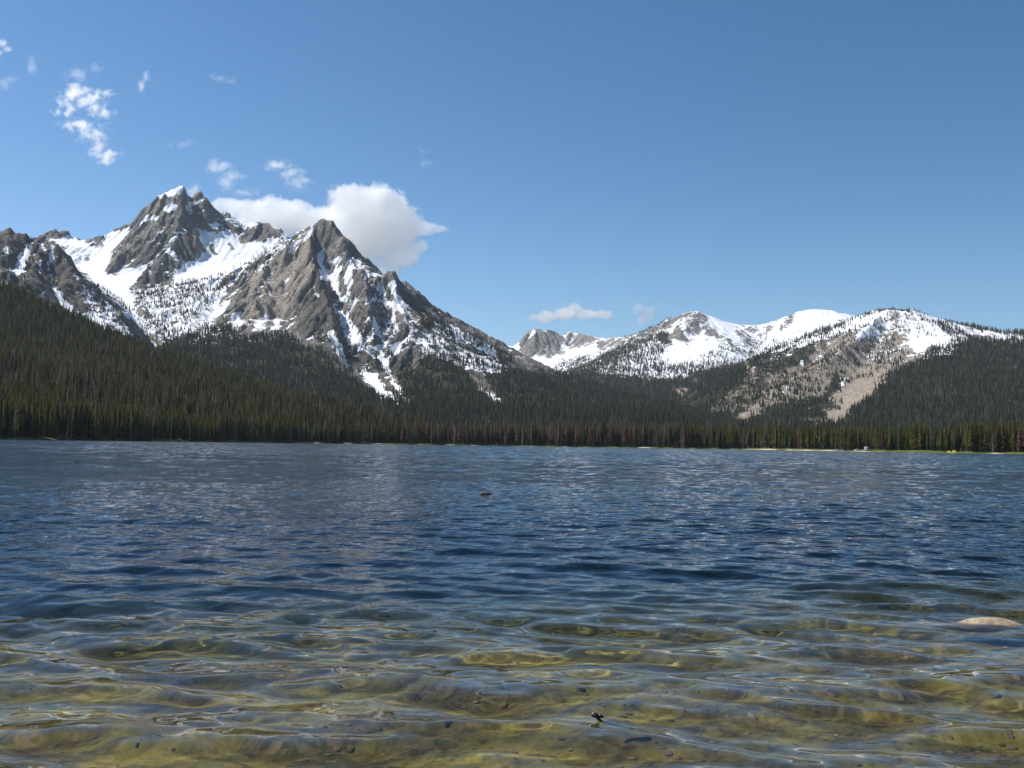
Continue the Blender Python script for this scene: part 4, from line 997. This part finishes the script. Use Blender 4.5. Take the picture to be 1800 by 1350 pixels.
# ------------------------------------------------------------------ clouds: volumes of droplets, kilometres away
def cloud(label, dist, blobs, dens, lo, hi, nscale, namp, res_m, stretch=(1, 1, 1), depth=0.6, core=1.0):
    cs = [at(b[0], b[1], dist + (b[4] if len(b) > 4 else 0)) for b in blobs]
    k = dist / F_PX; rad_ = [(b[2] * k, max(b[2], b[3]) * k * depth, b[3] * k) for b in blobs]
    c0 = np.mean(cs, 0); mn = np.min([c - c0 - np.array(r) * 1.35 for c, r in zip(cs, rad_)], 0); mx = np.max([c - c0 + np.array(r) * 1.35 for c, r in zip(cs, rad_)], 0)
    me = bpy.data.meshes.new('cloud'); o = bpy.data.objects.new('cloud', me); C.objects.link(o); o.location = c0
    ng = bpy.data.node_groups.new('cloud_field', 'GeometryNodeTree'); ng.interface.new_socket('Geometry', in_out='OUTPUT', socket_type='NodeSocketGeometry')
    T = NT(ng); go = T.n('NodeGroupOutput'); vc = T.n('GeometryNodeVolumeCube'); pos = T.n('GeometryNodeInputPosition').outputs[0]
    best = None
    for c, r in zip(cs, rad_):
        sb = T.n('ShaderNodeVectorMath', operation='SUBTRACT'); T.link(pos, sb.inputs[0]); sb.inputs[1].default_value = tuple(c - c0)
        dv = T.n('ShaderNodeVectorMath', operation='DIVIDE'); T.link(sb.outputs[0], dv.inputs[0]); dv.inputs[1].default_value = r
        ln = T.n('ShaderNodeVectorMath', operation='LENGTH'); T.link(dv.outputs[0], ln.inputs[0])
        best = ln.outputs['Value'] if best is None else T.math('SMOOTH_MIN', best, ln.outputs['Value'], 0.15)
    st_ = T.n('ShaderNodeVectorMath', operation='MULTIPLY'); T.link(pos, st_.inputs[0]); st_.inputs[1].default_value = stretch
    nz = T.n('ShaderNodeTexNoise'); T.link(st_.outputs[0], nz.inputs['Vector']); nz.inputs['Scale'].default_value = nscale; nz.inputs['Detail'].default_value = 6; nz.inputs['Roughness'].default_value = .64; nz.inputs['Distortion'].default_value = .4
    v_ = T.math('ADD', T.math('SUBTRACT', core, T.math('MULTIPLY', best, core)), T.math('MULTIPLY', T.math('SUBTRACT', nz.outputs[0], 0.5), namp))
    T.link(T.math('MULTIPLY', T.smooth(v_, lo, hi), dens), vc.inputs['Density'])
    vc.inputs['Background'].default_value = 0.0; vc.inputs['Min'].default_value = tuple(mn); vc.inputs['Max'].default_value = tuple(mx)
    for i_, a_ in enumerate('XYZ'): vc.inputs['Resolution ' + a_].default_value = int(max(12, min(420, (mx[i_] - mn[i_]) / res_m)))
    sm_ = T.n('GeometryNodeSetMaterial'); sm_.inputs['Material'].default_value = CLOUD
    T.link(vc.outputs[0], sm_.inputs[0]); T.link(sm_.outputs[0], go.inputs[0])
    o.modifiers.new('cloud', 'NODES').node_group = ng
    return set_tags(o, label, 'cloud', kind='stuff')
CLOUD = bpy.data.materials.new('cloud_droplets'); CLOUD.use_nodes = True; CLOUD.node_tree.nodes.clear(); t = NT(CLOUD.node_tree)
pv = t.n('ShaderNodeVolumePrincipled'); pv.inputs['Color'].default_value = (1, 1, 1, 1); pv.inputs['Density'].default_value = 1.0; pv.inputs['Anisotropy'].default_value = 0.7
t.link(pv.outputs[0], t.n('ShaderNodeOutputMaterial').inputs['Volume'])
cloud('large white cumulus cloud with a grey underside rising behind the two rock peaks', 10500,
  [(648,396,88,72),(688,400,58,52),(618,348,46,28),(662,352,50,30),(702,446,44,28),(745,402,26,13),(772,403,17,7),(732,432,24,16),(676,474,34,14),(598,400,52,44),
   (562,388,48,26),(512,380,54,30),(479,374,46,30),(437,373,42,24),(401,362,34,15),(465,398,64,26),(473,352,16,12)], 0.014, 0.0, 0.22, 0.0105, 2.0, 8.5, core=1.6, depth=0.32)
cloud('flat white puffy cloud floating low above the distant blocky crag', 12500, [(960,557,24,12),(995,550,26,14),(1010,541,16,10),(1030,553,28,9),(1064,553,20,9),(940,558,14,8)], 0.012, 0.0, 0.45, 0.0085, 1.9, 9, core=1.3)
cloud('faint round cloud right of the flat puffy cloud, above the valley', 12500, [(1122,542,14,12),(1139,550,15,15),(1130,563,13,11)], 0.0120, 0.0, 0.8, 0.0085, 1.9, 11, core=1.25)
cloud('tiny faint cloud tuft just above the distant snowy summit', 12500, [(1190,543,9,9)], 0.0048, 0.0, 0.8, 0.009, 1.9, 10, core=1.1)
cloud('ragged ring shaped wisp of white cloud high above the tallest peak', 10500,
  [(136,164,24,15),(154,177,25,16),(167,188,20,14),(184,198,14,15),(108,180,15,14),(138,219,27,9),(156,238,17,16),(173,236,16,13),(172,258,15,20),(185,274,22,14),(124,197,13,14),(180,163,17,9),(104,196,12,8)], 0.022, 0.0, 1.2, 0.013, 4.2, 6.5, (1, 1, 1), core=0.85)
cloud('small torn white cloud cut by the left edge of the picture', 10500, [(3,76,11,9),(14,86,10,7),(0,93,4,4)], 0.020, 0.0, 1.1, 0.012, 3.0, 7, core=1.1)
for lab, bl, de in (
  ('faint short cloud shred just right of the torn cloud at the left edge', [(54,104,5,8),(58,117,6,9)], .0013),
  ('very faint veil of cloud above the ring shaped wisp', [(133,130,15,10),(168,118,8,9)], .0009),
  ('very faint cloud shred low at the left edge of the sky', [(8,145,12,8),(20,140,10,6)], .0006),
  ('small upright cloud shred between the ring shaped wisp and the thin streak', [(256,134,6,9),(249,150,5,8)], .0022),
  ('thin slanted cloud streak, highest and farthest right of the wisps', [(372,133,10,3.5),(388,138,12,3),(402,144,12,2.6)], .0010),
  ('small crescent of cloud right above the tallest peak', [(325,254,9,4.5),(332,249,6,5),(300,253,4,5)], .0018),
  ('faint tangled cloud wisps left of the big cumulus top', [(385,294,20,8),(402,308,17,8),(398,320,14,9),(430,338,16,4.5)], .0019),
  ('slanted feathery cloud between the tangled wisps and the big cumulus', [(490,291,20,6),(510,304,15,8),(526,320,14,11)], .0028),
  ('very faint cloud speck alone in the blue above the cumulus right end', [(752,287,9,6),(743,266,7,6)], .0010),
  ('little white cloud tuft between the two summits of the tallest peak', [(342,334,9,9)], .004)):
    cloud(lab, 10500, [(q[0], q[1], q[2] * 1.5, q[3] * 1.5) for q in bl], de * 4.5, 0.0, 1.1, 0.014, 3.6, 6, (0.8, 1, 1), core=0.85)

# ------------------------------------------------------------------ air
hz = MB(); hz.box((300, 4300, 620), (9200, 9800, 1280)); ho = hz.build('haze', None)
HM = bpy.data.materials.new('thin_air'); HM.use_nodes = True; HM.node_tree.nodes.clear(); t = NT(HM.node_tree)
pv = t.n('ShaderNodeVolumePrincipled'); pv.inputs['Color'].default_value = (0.72, 0.85, 1.0, 1); pv.inputs['Density'].default_value = 1.9e-5; pv.inputs['Anisotropy'].default_value = 0.1
t.link(pv.outputs[0], t.n('ShaderNodeOutputMaterial').inputs['Volume'])
ho.data.materials.append(HM); set_tags(ho, 'thin blue haze filling the valley', None, kind='stuff')
